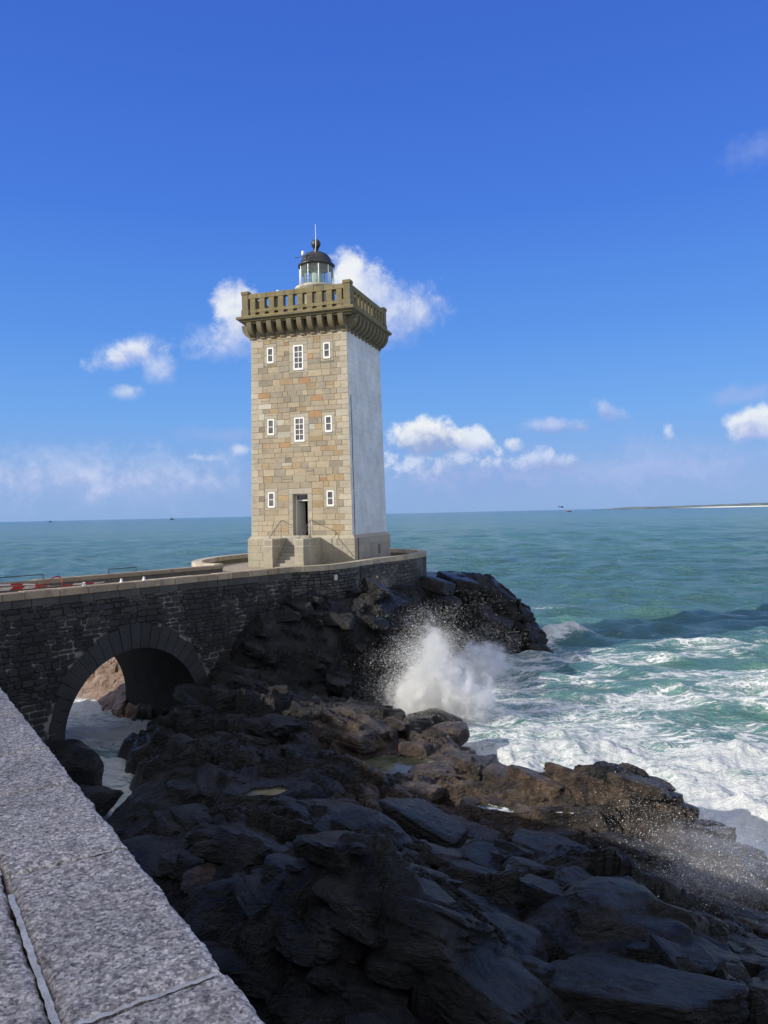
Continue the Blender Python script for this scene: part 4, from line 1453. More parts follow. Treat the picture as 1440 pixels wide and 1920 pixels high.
R1 = random.Random(12)
surr = []
smb = MB()
mp0 = fmap(0)
SC = (.355, .325, .265)
for (a, b, c, d, kind) in WIN:
    e = .30 if kind == 'tall' else .20
    surr.append((a - e, b + e, c - .16, d + .22))
    k = lambda: jit(R1, .9, 1.08, SC)
    block(smb, mp0, a - e, b + e, d, d + .22, .020, k(), R1, .006)
    block(smb, mp0, a - e, b + e, c - .16, c, .020, k(), R1, .006)
    n_ = 3 if kind == 'tall' else 2
    for i in range(n_):
        z0 = c + (d - c) * i / n_; z1 = c + (d - c) * (i + 1) / n_
        block(smb, mp0, a - e, a, z0, z1, .020, k(), R1, .006); block(smb, mp0, b, b + e, z0, z1, .020, k(), R1, .006)
dz = (DOOR[3] - DOOR[2]) / 5
surr.append((DOOR[0] - .30, DOOR[1] + .30, ZB - .1, DOOR[3] + .34))
block(smb, mp0, DOOR[0] - .30, DOOR[1] + .30, DOOR[3], DOOR[3] + .34, .022, SC, R1, .006)
for i in range(5):
    z0 = max(ZB, DOOR[2]) + (DOOR[3] - max(ZB, DOOR[2])) * i / 5; z1 = max(ZB, DOOR[2]) + (DOOR[3] - max(ZB, DOOR[2])) * (i + 1) / 5
    for (p, q) in ((DOOR[0] - (.30 if i % 2 else .30), DOOR[0]), (DOOR[1], DOOR[1] + .30)):
        block(smb, mp0, p, q, z0, z1, .022, jit(R1, .9, 1.06, SC), R1, .006)
fw = course_face(0, R1, surr, wcol, quoin=(.385, .345, .275))
base_i = len(fw.v)
fw.v += smb.v; fw.c += smb.c; fw.f += [tuple(i + base_i for i in f) for f in smb.f]; fw.m += smb.m; fw.smooth += smb.smooth
fw.build("front_wall", M_ash, lh)
wcolw = lambda R: jit(R, .96, 1.03, (.67, .695, .71))
course_face(1, random.Random(5), [], wcolw, hr=(.36, .44), dr=(.004, .007), gp=(.003, .004)).build("white_side_wall", M_sidewhite, lh)
course_face(2, random.Random(6), [], wcol, quoin=(.385, .345, .275)).build("rear_wall", M_ash, lh)
course_face(3, random.Random(8), [], wcol, quoin=(.385, .345, .275)).build("left_wall", M_ash, lh)
# mortar backing with the doorway left open
mb = MB()
MC = (.40, .37, .31)
bz0, bz1 = ZB - .2, ZT + 1.25
for f in (1, 2, 3):
    mp = fmap(f)
    mb.face([mp(-HWB, bz0, -.008), mp(HWB, bz0, -.008), mp(HWB, bz1, -.008), mp(-HWB, bz1, -.008)], (.5, .5, .48) if f == 1 else MC)
for (a, b, c, d) in ((-HWB, DOOR[0], bz0, bz1), (DOOR[1], HWB, bz0, bz1), (DOOR[0], DOOR[1], DOOR[3], bz1)):
    mb.face([mp0(a, c, -.008), mp0(b, c, -.008), mp0(b, d, -.008), mp0(a, d, -.008)], MC)
mb.build("mortar_core", M_mortar, lh)


# windows
def make_window(a, b, c, d, kind):
    mp = mp0
    mb = MB()
    fw_ = .085 if kind == 'small' else .085
    F = lambda x, y, z: mp(x, z, y)
    mb.box(a, a + fw_, -.02, .034, c, d, (1, 1, 1), 0, .006, fn=F); mb.box(b - fw_, b, -.02, .034, c, d, (1, 1, 1), 0, .006, fn=F)
    mb.box(a + fw_, b - fw_, -.02, .033, c, c + fw_ * 1.15, (1, 1, 1), 0, .006, fn=F); mb.box(a + fw_, b - fw_, -.02, .033, d - fw_, d, (1, 1, 1), 0, .006, fn=F)
    fr = mb.build("window", M_white_frame, lh)
    mb = MB()
    nv_ = 1 if kind == 'small' else 2
    nh_ = 2 if kind == 'small' else 4
    iu0, iu1, iz0, iz1 = a + fw_, b - fw_, c + fw_ * 1.15, d - fw_
    br = .02
    for i in range(1, nv_):
        uc = iu0 + (iu1 - iu0) * i / nv_
        mb.box(uc - br, uc + br, -.005, .024, iz0, iz1, (1, 1, 1), 0, .003, fn=F)
    for i in range(1, nh_):
        zc = iz0 + (iz1 - iz0) * i / nh_
        mb.box(iu0, iu1, -.005, .022, zc - br, zc + br, (1, 1, 1), 0, .003, fn=F)
    mb.build("glazing_bars", M_white_frame, fr)
    mb = MB()
    mb.face([mp(iu0 - .01, iz0 - .01, .004), mp(iu1 + .01, iz0 - .01, .004), mp(iu1 + .01, iz1 + .01, .004), mp(iu0 - .01, iz1 + .01, .004)])
    mb.build("pane", M_pane, fr)
    mb = MB()
    mb.box(a - .03, b + .03, -.01, .06, c - .055, c - .003, (.44, .41, .35), 0, .008, fn=F)
    mb.build("sill", M_ash, fr)


for q in WIN: make_window(*q)

# doorway: reveal, frame with transom, half open leaf, dark room behind
D0, D1, DZ0, DZ1 = DOOR
F = lambda x, y, z: mp0(x, z, y)
mb = MB()
dp = -.46
for pts in ([(D0, DZ0, .02), (D0, DZ0, dp), (D0, DZ1, dp), (D0, DZ1, .02)], [(D1, DZ0, .02), (D1, DZ0, dp), (D1, DZ1, dp), (D1, DZ1, .02)],
            [(D0, DZ1, .02), (D1, DZ1, .02), (D1, DZ1, dp), (D0, DZ1, dp)], [(D0, DZ0, .06), (D1, DZ0, .06), (D1, DZ0, dp), (D0, DZ0, dp)]):
    mb.face([mp0(*p) for p in pts], (.40, .37, .31))
dr = mb.build("doorway", M_ash, lh)
mb = MB()
for (a, b, c, d) in ((D0 + .01, D0 + .08, DZ0, DZ1), (D1 - .06, D1 - .003, DZ0, DZ1)):
    mb.box(a, b, dp, dp + .08, c, d, (1, 1, 1), 0, .005, fn=F)
mb.box(D0 + .08, D1 - .06, dp, dp + .078, DZ1 - .42, DZ1 - .35, (1, 1, 1), 0, .005, fn=F)
mb.box(D0 + .08, D1 - .06, dp, dp + .078, DZ1 - .06, DZ1, (1, 1, 1), 0, .005, fn=F)
mb.build("door_frame", M_white_frame, dr)
mb = MB(); mb.face([mp0(D0 + .08, DZ1 - .35, dp + .03), mp0(D1 - .06, DZ1 - .35, dp + .03), mp0(D1 - .06, DZ1 - .06, dp + .03), mp0(D0 + .08, DZ1 - .06, dp + .03)])
mb.build("transom_pane", M_pane, dr)
mb = MB()
mb.box(0, .66, -.025, .025, 0, DZ1 - .43 - DZ0, (1, 1, 1), 0, .006)
mb.box(.10, .56, .025, .034, .18, .80, (.9, .9, .9), 0, .006)
mb.box(.10, .56, .025, .034, 1.0, 1.85, (.9, .9, .9), 0, .006)
leaf = mb.build("door_leaf", M_grey_door, dr)
leaf.location = (D0 + .10, -hw(1.5) + .44, DZ0 + .01)
leaf.rotation_euler = (0, 0, math.radians(66))
leaf.scale = (1, -1, 1)
mb = MB(); mb.tube([(.58, .03, 1.02), (.58, .07, 1.02), (.49, .07, 1.02)], .012, 8); hd = mb.build("door_handle", M_rail, dr)
hd.location = leaf.location; hd.rotation_euler = leaf.rotation_euler; hd.scale = (1, -1, 1)
mb = MB()
mb.box(D0 - .7, D1 + .7, -3.2, dp - .002, DZ0 - .02, DZ1 + .2, (1, 1, 1), fn=F)
mb.f = [f for i, f in enumerate(mb.f)]
room = mb.build("dark_room", M_black, dr)
# open the room towards the doorway
import bmesh
bm = bmesh.new(); bm.from_mesh(room.data)
bm.faces.ensure_lookup_table()
kill = [f for f in bm.faces if f.normal.y < -.9]
bmesh.ops.delete(bm, geom=kill, context='FACES')
bm.to_mesh(room.data); bm.free()

# plinth with battered chamfer, in ashlar blocks, on four sides
PL = 3.5
mb = MB()
PZ1 = 8.18 - LZ
R2 = random.Random(3)
for f in range(4):
    nx, ny = ((0, -1), (1, 0), (0, 1), (-1, 0))[f]; tx, ty = ((1, 0), (0, 1), (-1, 0), (0, -1))[f]
    pm = lambda u, z, d: (nx * (PL + d) + tx * u, ny * (PL + d) + ty * u, z)
    zs_ = [-.05, .40, .86, 1.30, PZ1 - .12]
    for k in range(4):
        u = -PL
        while u < PL:
            u2 = min(u + R2.uniform(.6, 1.25), PL)
            if PL - u2 < .3: u2 = PL
            cc = jit(R2, .9, 1.1, (.345, .315, .25))
            block(mb, pm, u, u2, zs_[k], zs_[k + 1], .012, cc, R2, .005)
            u = u2
    # chamfered top course
    hb = hw(ZB) + .01
    a = PL + .012
    c_ = (.36, .325, .255)
    tr_ = lambda h, u, z: (nx * h + tx * u, ny * h + ty * u, z)
    mb.face([tr_(a, -a, PZ1 - .12), tr_(a, a, PZ1 - .12), tr_(hb, hb, PZ1 + .09), tr_(hb, -hb, PZ1 + .09)], c_)
    mb.face([pm(-PL, -.1, -.01), pm(PL, -.1, -.01), pm(PL, PZ1 - .12, -.01), pm(-PL, PZ1 - .12, -.01)], (.55, .52, .45))
mb.build("plinth", M_ash, lh)

# entrance stair: two cheek walls and steps
Yf = -PL - .01; CL = 2.62
for (a, b) in ((-1.13, -.57), (.80, 1.36)):
    mb = MB()
    zs_ = [-.05, .42, .88, 1.34, PZ1 - .02]
    mb.box(a + .01, b - .01, Yf - CL + .01, Yf, -.06, PZ1 - .03, (.5, .47, .4))
    for k in range(4):
        y = Yf - CL
        while y < Yf - .01:
            y2 = min(y + R2.uniform(.7, 1.1), Yf)
            if Yf - y2 < .3: y2 = Yf
            cc = jit(R2, .9, 1.08, (.345, .315, .25))
            mb.box(a, b, y + .004, y2 - .004, zs_[k] + .004, zs_[k + 1] - .004, cc, 0, .06 if (y < Yf - CL + .01 and k == 3) else .012)
            y = y2
    mb.build("stair_cheek", M_ash, lh)
NS = 10
for i in range(NS):
    z1 = PZ1 + .02 - i * (PZ1 + .02) / NS
    y1 = Yf - .45 - (i) * .205
    mb = MB()
    y0_ = y1 - .24
    mb.box(-.565, .795, y0_, (Yf if i == 0 else y1 + .02), -.05, z1, jit(R2, .9, 1.05, (.33, .31, .27)), 0, .012)
    mb.build("stair_step", M_ash, lh)
for x, in ((-.82,), (1.06,)):
    mb = MB()
    y0_, ym, yw = Yf - CL + .12, Yf - .95, Yf + .12
    mb.tube([(x, y0_, PZ1 - .02), (x, y0_ + .02, PZ1 + .06), (x, ym, PZ1 + .98), (x, ym + .12, PZ1 + 1.02), (x, ym + .35, PZ1 + 1.0), (x, yw, PZ1 + .82)], .021, 8)
    mb.tube([(x, ym + .06, PZ1 - .02), (x, ym + .06, PZ1 + 1.0)], .02, 8)
    for k in range(1, 6):
        t_ = k / 6
        mb.tube([(x, y0_ + (ym - y0_) * t_, PZ1 - .02), (x, y0_ + (ym - y0_) * t_, PZ1 + .04 + .92 * t_)], .007, 6)
    mb.build("handrail", M_rail, lh)

# cornice, corbels
CZ = 21.74 - LZ                              # top edge of the cornice
mb = MB()
prof = [(hw(ZT) + .02, CZ - .95), (hw(ZT) + .02, CZ - .43), (3.52, CZ - .43), (3.55, CZ - .35), (3.66, CZ - .31), (3.70, CZ - .23), (3.83, CZ - .17), (3.83, CZ - .04), (3.80, CZ), (3.0, CZ + .03)]
for (r0, z0), (r1, z1) in zip(prof[:-1], prof[1:]):
    for f in range(4):
        nx, ny = ((0, -1), (1, 0), (0, 1), (-1, 0))[f]; tx, ty = ((1, 0), (0, 1), (-1, 0), (0, -1))[f]
        nb_ = 9
        for k in range(nb_):
            s0, s1 = -1 + 2 * k / nb_, -1 + 2 * (k + 1) / nb_
            cc = (.150, .132, .078)
            if z0 >= CZ - .05: cc = (.25, .185, .07)
            cc = jit(R2, .95, 1.05, cc)
            P_ = lambda r, s, z: (nx * r + tx * r * s, ny * r + ty * r * s, z)
            mb.face([P_(r0, s0, z0), P_(r0, s1, z0), P_(r1, s1, z1), P_(r1, s0, z1)], cc)
mb.build("cornice", M_par, lh)
# a corbel: bulging quarter bracket, local x across, -y outward, built at the wall
mb = MB()
cw = .155
ct, cb = CZ - .41, CZ - 1.34
pr = [(-.06, ct), (-.06, cb)]
pr += [(.12, cb), (.13, cb + .12), (.17, cb + .15)]
for i in range(1, 9):
    a = math.pi / 2 * i / 8
    pr.append((.17 + .48 * math.sin(a) ** 1.25, cb + .15 + (ct - .10 - cb - .15) * (1 - math.cos(a)) ** .9))
pr += [(.66, ct - .09), (.66, ct)]
L_ = [(-cw, -p[0], p[1]) for p in pr]; R_ = [(cw, -p[0], p[1]) for p in pr]
n_ = len(pr)
mb.add(L_ + R_, [tuple(range(n_)), tuple(range(n_, 2 * n_))[::-1]] + [(i, (i + 1) % n_, n_ + (i + 1) % n_, n_ + i) for i in range(n_)], (.155, .14, .098))
cproto = None
NC = 10
for f in range(4):
    for k in range(NC):
        u = -2.98 + 5.96 * k / (NC - 1)
        if cproto is None:
            cproto = mb.build("corbel", M_par, lh); o = cproto
        else:
            o = cproto.copy(); COL.objects.link(o); o.parent = lh
        h = hw(ZT)
        a = (0, math.pi / 2, math.pi, -math.pi / 2)[f]
        # rotate about z by a: front (-y) -> right (+x) -> back -> left
        lx, ly = u, -h
        o.location = (lx * math.cos(a) - ly * math.sin(a), lx * math.sin(a) + ly * math.cos(a), 0)
        o.rotation_euler = (0, 0, a)
# parapet: base course with slots, mid band, balusters, rail, corner piers
PO, PT = 3.50, .34                            # outer half width, thickness
z0 = CZ + .03
NB = 9
pitch = .63
ub = [-(NB * pitch) / 2 + pitch * k for k in range(NB + 1)]       # baluster centres
RZ = (z0 + .08, z0 + .20, z0 + .40, z0 + 1.06, z0 + 1.37)
SOLID = .36


def side_map(f, x, y, z):
    a = (0, math.pi / 2, math.pi, -math.pi / 2)[f]
    return (x * math.cos(a) - y * math.sin(a), x * math.sin(a) + y * math.cos(a), z)


mbr = MB(); mbb = MB()
for f in range(4):
    for (lo, hi, md_) in ((RZ[1], RZ[2], mbb), (RZ[3], RZ[4], mbr)):
        u = -PO + .33
        while u < PO - .34:
            u2 = min(u + pitch * (1 if md_ is mbr else 1), PO - .33)
            md_.box(u + .003, u2 - .003, -PO + (.0 if md_ is mbb else -.015), -PO + PT, lo, hi, jit(R2, .88, 1.1, (.185, .158, .085)), 0, .014, fn=lambda x, y, z, f=f: side_map(f, x, y, z))
            u = u2
mbb.build("parapet_band", M_par, lh)
mbr.build("parapet_rail", M_par, lh)
mb = MB()
mb.box(-SOLID / 2, SOLID / 2, .006, PT - .006, RZ[0] - .03, RZ[1] + .0, (.17, .145, .082), 0, .01)
mb.box(-SOLID / 2, SOLID / 2, .004, PT - .004, RZ[2] - .0, RZ[3], (.185, .158, .085), 0, .012)
bproto = None
for f in range(4):
    for k, u in enumerate(ub):
        if bproto is None: bproto = mb.build("baluster", M_par, lh); o = bproto
        else: o = bproto.copy(); COL.objects.link(o); o.parent = lh
        p_ = side_map(f, u, -PO, 0)
        o.location = p_; o.rotation_euler = (0, 0, (0, math.pi / 2, math.pi, -math.pi / 2)[f])
for sx in (-1, 1):
    for sy in (-1, 1):
        mb = MB()
        xa, xb = sorted((sx * (PO + .09), sx * (PO - .42))); ya, yb = sorted((sy * (PO + .09), sy * (PO - .42)))
        mb.box(xa, xb, ya, yb, z0, z0 + .42, (.155, .14, .09), 0, .02)
        mb.box(xa + .04, xb - .04, ya + .04, yb - .04, z0 + .42, z0 + 1.34, (.16, .142, .092), 0, .02)
        mb.box(xa, xb, ya, yb, z0 + 1.34, z0 + 1.55, (.17, .147, .09), 0, .025)
        mb.build("corner_pier", M_par, lh)
mb = MB(); mb.box(-3.3, 3.3, -3.3, 3.3, CZ - .3, CZ + .045, (.3, .29, .26)); mb.build("roof_deck", M_cop, lh)

# lantern
lz = lambda z: z - LZ
lan_mb = MB()
lan_mb.lathe([(1.15, lz(21.7)), (1.15, lz(23.8)), (1.40, lz(23.92)), (1.40, lz(24.10)), (1.33, lz(24.13)), (1.02, lz(24.14))], 40, (.42, .39, .32))
lan = lan_mb.build("lantern", M_cop, lh)
mb = MB(); mb.lathe([(1.08, lz(24.06)), (1.08, lz(25.46))], 10, (1, 1, 1), smooth=False, phase=.2); mb.build("lantern_glass", M_lglass, lan)
for k in range(10):
    a = 2 * math.pi * k / 10 + .2
    mb = MB(); mb.tube([(1.09 * math.cos(a), 1.09 * math.sin(a), lz(24.04)), (1.09 * math.cos(a), 1.09 * math.sin(a), lz(25.48))], .042, 6); mb.build("mullion", M_white_frame, lan)
mb = MB()
dome = [(1.06, 25.44), (1.14, 25.42), (1.19, 25.50), (1.19, 25.58), (1.12, 25.62), (1.03, 25.68), (1.0, 25.80), (.95, 25.95), (.85, 26.12), (.70, 26.27), (.50, 26.38), (.30, 26.45), (.17, 26.49), (.13, 26.56), (.13, 26.62), (.19, 26.64), (.19, 26.67), (.10, 26.70)]
mb.lathe([(r, lz(z)) for r, z in dome], 40)
mb.build("dome", M_dark_metal, lan)
mb = MB(); mb.lathe([(1.10, lz(25.45)), (.8, lz(25.75)), (.4, lz(25.9)), (.01, lz(25.93))], 40); mb.build("dome_lining", M_wht, lan)
mb = MB()
bp = [(.02, 26.68)] + [(.305 * math.sin(math.pi * (i + .6) / 14.2), 26.98 - .305 * math.cos(math.pi * (i + .6) / 14.2)) for i in range(14)] + [(.01, 27.29)]
mb.lathe([(r, lz(z)) for r, z in bp], 28); mb.build("finial_ball", M_dark_metal, lan)
mb = MB(); mb.lathe([(.18, lz(24.08)), (.22, lz(24.2)), (.36, lz(24.35)), (.42, lz(24.6)), (.42, lz(24.95)), (.34, lz(25.2)), (.2, lz(25.36)), (.05, lz(25.4))], 14, smooth=False); mb.build("lens", M_glassgreen, lan)
mb = MB()
for x in (-.13, .13):
    mb.tube([(x, -1.27, lz(23.9)), (x, -1.27, lz(25.85)), (x, -.98, lz(25.98))], .024, 6)
for k in range(7): mb.tube([(-.13, -1.27, lz(24.05) + k * .26), (.13, -1.27, lz(24.05) + k * .26)], .012, 6)
mb.tube([(-.98, -1.15, lz(25.86)), (.3, -1.15, lz(25.92))], .022, 6)
mb.build("lantern_ladder", M_dark_metal, lan)
mb = MB(); mb.lathe([(.01, lz(25.93)), (.08, lz(25.95)), (.095, lz(26.05)), (.09, lz(26.2)), (.05, lz(26.24)), (.01, lz(26.25))], 14, center=(-.45, -1.1)); mb.build("weather_sensor", M_wht, lan)
mb = MB(); mb.tube([(.22, -.8, lz(25.95)), (.22, -.55, lz(26.68))], .02, 6); mb.tube([(.22, -.55, lz(26.62)), (.22, -.55, lz(26.72)), (.22, -.55, lz(28.05))], [.03, .024, .012], 6); mb.build("white_antenna", M_wht, lan)
mb = MB(); mb.tube([(0, 0, lz(27.26)), (-.01, 0, lz(28.0))], .010, 6); mb.tube([(.1, 0, lz(27.24)), (.02, 0, lz(27.5))], .012, 6); mb.build("lightning_rod", M_dark_metal, lan)
# gear on the roof behind the parapet, red light on the left wall, cable down the white side
mb = MB()
mb.box(-1.62, -1.32, -3.02, -2.7, lz(21.8), lz(23.12), (1, 1, 1), 0, .02)
mb.lathe([(.10, lz(23.12)), (.14, lz(23.18)), (.13, lz(23.30)), (.05, lz(23.38)), (.01, lz(23.39))], 14, center=(-1.4, -2.9))
mb.build("roof_equipment", M_wht, lh)
mb = MB(); mb.tube([(-1.75, -2.86, lz(23.20)), (-1.46, -2.86, lz(23.26))], [.09, .07], 10); mb.build("floodlight", M_dark_metal, lh)
mb = MB(); h_ = hw(lz(11.3))
mb.lathe([(.01, -.30), (.07, -.28), (.10, -.1), (.10, .12), (.06, .24), (.01, .26)], 16)
o = mb.build("red_light", M_red, lh); o.location = (-h_ - .07, -h_ + .45, lz(11.35))
mb = MB()
fm1 = fmap(1)
mb.tube([fm1(-2.98 + .02 * math.sin(z * 1.7), z, .02) for z in np.linspace(ZB + .05, lz(16.6), 16)], .022, 6)
mb.tube([(PL + .03, -2.95, PZ1 - .1), (PL + .03, -2.95, .1)], .03, 6)
mb.build("cable_conduit", M_dark_metal, lh)
mb = MB(); mb.box(PL + .005, PL + .06, .9, 1.18, .55, 1.15, (.2, .2, .2), 0, .01); mb.build("meter_box", M_rail, lh)

# ================================================================== SEA
rr_ = [9.0]
while rr_[-1] < 30000: rr_.append(rr_[-1] * 1.0066 if rr_[-1] < 900 else rr_[-1] * 1.03)
rr_ = np.array(rr_)
aa_ = np.concatenate([np.linspace(-75, -34, 70)[:-1], np.linspace(-34, 34, 620), np.linspace(34, 75, 70)[1:]]) * math.pi / 180
RR, AA = np.meshgrid(rr_, aa_, indexing='ij')
SX = RR * np.sin(AA); SY = RR * np.cos(AA)
spacing = RR * .0075
SZ = np.zeros_like(SX); DX = np.zeros_like(SX); DY = np.zeros_like(SX)
wr = np.random.default_rng(5)
for k in range(46):
    lam = 19.0 * (0.915 ** k) + .5
    th = math.radians(wr.normal(250, 24 if lam > 10 else 42))            # travelling towards the shore, down and left
    kx, ky = math.cos(th) * 2 * math.pi / lam, math.sin(th) * 2 * math.pi / lam
    ampl = (.0036 * lam if lam > 10 else .0098 * lam if lam > 2 else .0075 * lam) * wr.uniform(.6, 1.3)
    fade = sstep(2.2, 4.5, lam / spacing)
    ph = kx * SX + ky * SY + wr.uniform(0, 6.28) + .9 * perlin(SX / (lam * 2.6), SY / (lam * 2.6), 2000 + k)
    SZ += ampl * fade * np.cos(ph)
    DX -= 0.8 * ampl * fade * math.cos(th) * np.sin(ph); DY -= 0.8 * ampl * fade * math.sin(th) * np.sin(ph)


def bumpf(x, y, rx, ry, ang=0.0):
    ca, sa = math.cos(ang), math.sin(ang)
    u = ((SX - x) * ca + (SY - y) * sa) / rx; v = (-(SX - x) * sa + (SY - y) * ca) / ry
    return np.exp(-(u * u + v * v))


land = base_h(np.clip(SX, -24, 18), np.clip(SY, 3.6, 67))
inb = (SX > -24) & (SX < 18) & (SY > 3.6) & (SY < 67)
land = np.where(inb, land, -3.0)
calm = sstep(.2, -1.5, land)
near = sstep(120, 40, RR)
# swells that stand up before the reef, and white water thrown against the point
FO = np.zeros_like(SX)


def blob(px, py, rx, ry, ang, f=0.0, h=0.0, z=0.0):
    global FO, SZ
    q = at(px, py, z)
    b = bumpf(q.x, q.y, rx, ry, ang)
    FO = np.maximum(FO, f * b) if f > 0 else FO + f * b
    SZ = SZ + h * b


base_f = .36 * sstep(43, 31, SY) + .32 * sstep(62, 44, SY) + .07 * sstep(80, 55, SY)
FO = base_f * np.clip(1 + 1.0 * fbm(SX * .11 + 3, SY * .19, 4, 2200), .1, 2.0)
FO += .50 * sstep(-2.4, -1.0, land) * (SX > -8) + .12 * bumpf(8, 28, 6, 5)
FO += .10 * fbm(SX * .22 + .1 * SY, SY * .35, 3, 2210) * sstep(75, 35, SY)
blob(1060, 1195, 2.6, 1.0, .15, 1.05, .95)
blob(1015, 1200, 1.4, 1.4, .15, 1.1, .5)
blob(1120, 1235, 4.0, 1.6, .1, .72, .1)
blob(960, 1255, 3.0, 1.8, 0, .8, .15)
blob(830, 1330, 3.2, 3.4, 0, 1.05, .25)
blob(900, 1290, 3.5, 2.6, 0, .85, .1)
blob(930, 1420, 2.4, 1.2, .1, 1.05, .1)
blob(1010, 1395, 2.3, 1.5, .1, 1.0, .28)
blob(1100, 1420, 2.2, 1.1, .1, .95, .18)
blob(1000, 1320, 3.4, 1.5, .2, .68)
blob(1180, 1480, 2.6, 2.6, -.6, .74)
blob(1300, 1500, 3.0, 2.4, -.6, .70)
blob(1400, 1610, 2.2, 3.2, -.7, .98)
blob(1360, 1420, 2.3, .7, .35, 1.0, .32)
blob(1430, 1470, 2.5, .8, .3, .9, .2)
blob(1340, 1208, 3.2, .55, .12, .95, .38)
blob(1400, 1290, 3.2, .8, .1, .75, .2)
blob(1300, 1330, 4.0, 1.2, .2, -.22, .22)
blob(1250, 1250, 5.5, 1.1, .12, -.25, .34)
blob(1160, 1160, 8.0, 1.3, .10, -.1, .34)
blob(1420, 1250, 4.0, 1.0, .1, -.2, .35)
blob(1000, 1165, 4.0, 1.0, .05, -.1, .30)
blob(780, 1112, 3.0, 1.0, 0, .55)
blob(1085, 1140, 6.0, 1.2, 0, .42)
# channel under the bridge
blob(165, 1325, 2.0, 2.6, .3, 1.55, .25)
blob(170, 1370, 1.6, 2.4, .5, 1.25, .05)
blob(195, 1450, 1.6, 2.4, .4, 1.12, .05)
blob(205, 1515, 1.2, 2.0, .4, 1.06, .0)
blob(150, 1320, 1.6, 1.2, 0, 1.25, .35)
hump = SZ
SZ = SZ * (.25 + .75 * calm)
crest = sstep(.20, .52, SZ * sstep(70, 30, RR) * 1.0)
FO = FO + .22 * crest * sstep(26, 60, SY) * (SX > -14)
# churn: broken water is rough
chn = np.clip(FO, 0, 1.2)
SZ = SZ + near * chn * (.13 * fbm(SX * .9, SY * .9, 4, 2300) + .08 * np.abs(fbm(SX * 1.7 + 4, SY * 1.7, 4, 2310)) + .035 * fbm(SX * 4.5, SY * 4.5, 3, 2320) * sstep(.35, .15, spacing))
# green, aerated water
GRN = np.clip(.25 * sstep(90, 40, SY) + .9 * bumpf(24, 42, 9, 6) + .8 * bumpf(15, 63, 8, 4) + .5 * bumpf(14, 36, 9, 5) + .5 * np.clip(SZ - .25, 0, 1), 0, 1) * (1 - .0 * SX)
verts = np.stack([SX + DX * calm, SY + DY * calm, SZ], -1).reshape(-1, 3)

m, n = newmat("sea_water")
p = n.pos()
fo = n.attr('foam').outputs['Fac']; gr = n.attr('green').outputs['Fac']
sx_ = n.n('ShaderNodeSeparateXYZ', inp={0: p})
dist = n.vmath('LENGTH', p)
p2 = n.n('ShaderNodeCombineXYZ', inp={0: sx_.outputs[0], 1: sx_.outputs[1], 2: 0.0}).outputs[0]
rot = n.n('ShaderNodeMapping'); n.set(rot.inputs['Vector'], p2); rot.inputs['Rotation'].default_value = (0, 0, .38); rot.inputs['Scale'].default_value = (.42, 1.05, 1)
pf = rot.outputs[0]
w1 = n.vmath('SUBTRACT', n.noise(pf, .55, 4, .6).outputs[1], (.5, .5, .5))
w2 = n.vmath('SUBTRACT', n.noise(pf, 2.2, 4, .6).outputs[1], (.5, .5, .5))
pw = n.vmath('ADD', pf, n.vmath('ADD', n.vmath('SCALE', w1, scale=2.6), n.vmath('SCALE', w2, scale=.55)))
e1 = n.vor(pw, .75, 'DISTANCE_TO_EDGE').outputs[0]
e2 = n.vor(n.vmath('ADD', pw, (7.3, 2.1, 0)), 1.9, 'DISTANCE_TO_EDGE').outputs[0]
e3 = n.vor(n.vmath('ADD', pw, (1.3, 5.1, 0)), 4.6, 'DISTANCE_TO_EDGE').outputs[0]
nz = n.noise(pw, .9, 7, .62).outputs[0]
nz2 = n.noise(pf, 3.2, 7, .68).outputs[0]
F2 = n.math('ADD', fo, n.math('ADD', n.math('MULTIPLY', n.math('SUBTRACT', nz, .5), 1.1), n.math('MULTIPLY', n.math('SUBTRACT', nz2, .5), .55)))
Fc = n.math('MAXIMUM', F2, 0.0001)
lace1 = n.math('SUBTRACT', 1.0, n.ramp(e1, 0.0, n.math('MULTIPLY', Fc, .26)))
lace2 = n.math('SUBTRACT', 1.0, n.ramp(e2, 0.0, n.math('MULTIPLY', Fc, .28)))
lace3 = n.math('SUBTRACT', 1.0, n.ramp(e3, 0.0, n.math('MULTIPLY', Fc, .34)))
lace = n.math('MAXIMUM', lace1, n.math('MULTIPLY', n.math('MAXIMUM', lace2, n.math('MULTIPLY', lace3, .8)), n.ramp(F2, .28, .62)))
lace = n.math('MULTIPLY', lace, n.ramp(F2, .12, .42))
solid = n.ramp(F2, .76, 1.28)
foam = n.math('MAXIMUM', lace, solid)
# whitecaps further out
wc = n.noise(n.scale_vec(p2, (.10, .30, 1)), 1.0, 6, .66).outputs[0]
wcm = n.math('MULTIPLY', n.ramp(wc, .685, .72), n.ramp(dist, 60, 110))
foam = n.math('MAXIMUM', foam, n.math('MULTIPLY', wcm, .75), clamp=True)
patch = n.noise(n.scale_vec(p2, (.012, .030, 1)), 1.0, 5, .6).outputs[0]
far = n.mix(n.ramp(patch, .35, .65), (.058, .160, .158), (.096, .230, .200))
far = n.mix(n.ramp(dist, 250, 3000), far, (.058, .160, .168))
nearc = n.mix(gr, (.062, .150, .145), (.094, .208, .172))
wat = n.mix(n.ramp(dist, 70, 260), nearc, far)
mott = n.noise(n.scale_vec(p2, (.16, .30, 1)), 1.0, 6, .68).outputs[0]
wat = n.vmath('SCALE', wat, scale=n.ramp(mott, .34, .66, .80, 1.22, False))
aer = n.mix(n.ramp(F2, .05, .8), wat, (.20, .40, .40))
wat = n.mix(n.ramp(dist, 45, 110), aer, wat)
c = n.mix(foam, wat, (.80, .83, .84))
rp = n.noise(n.scale_vec(p2, (1.0, 1.4, 1)), 1.5, 8, .66).outputs[0]
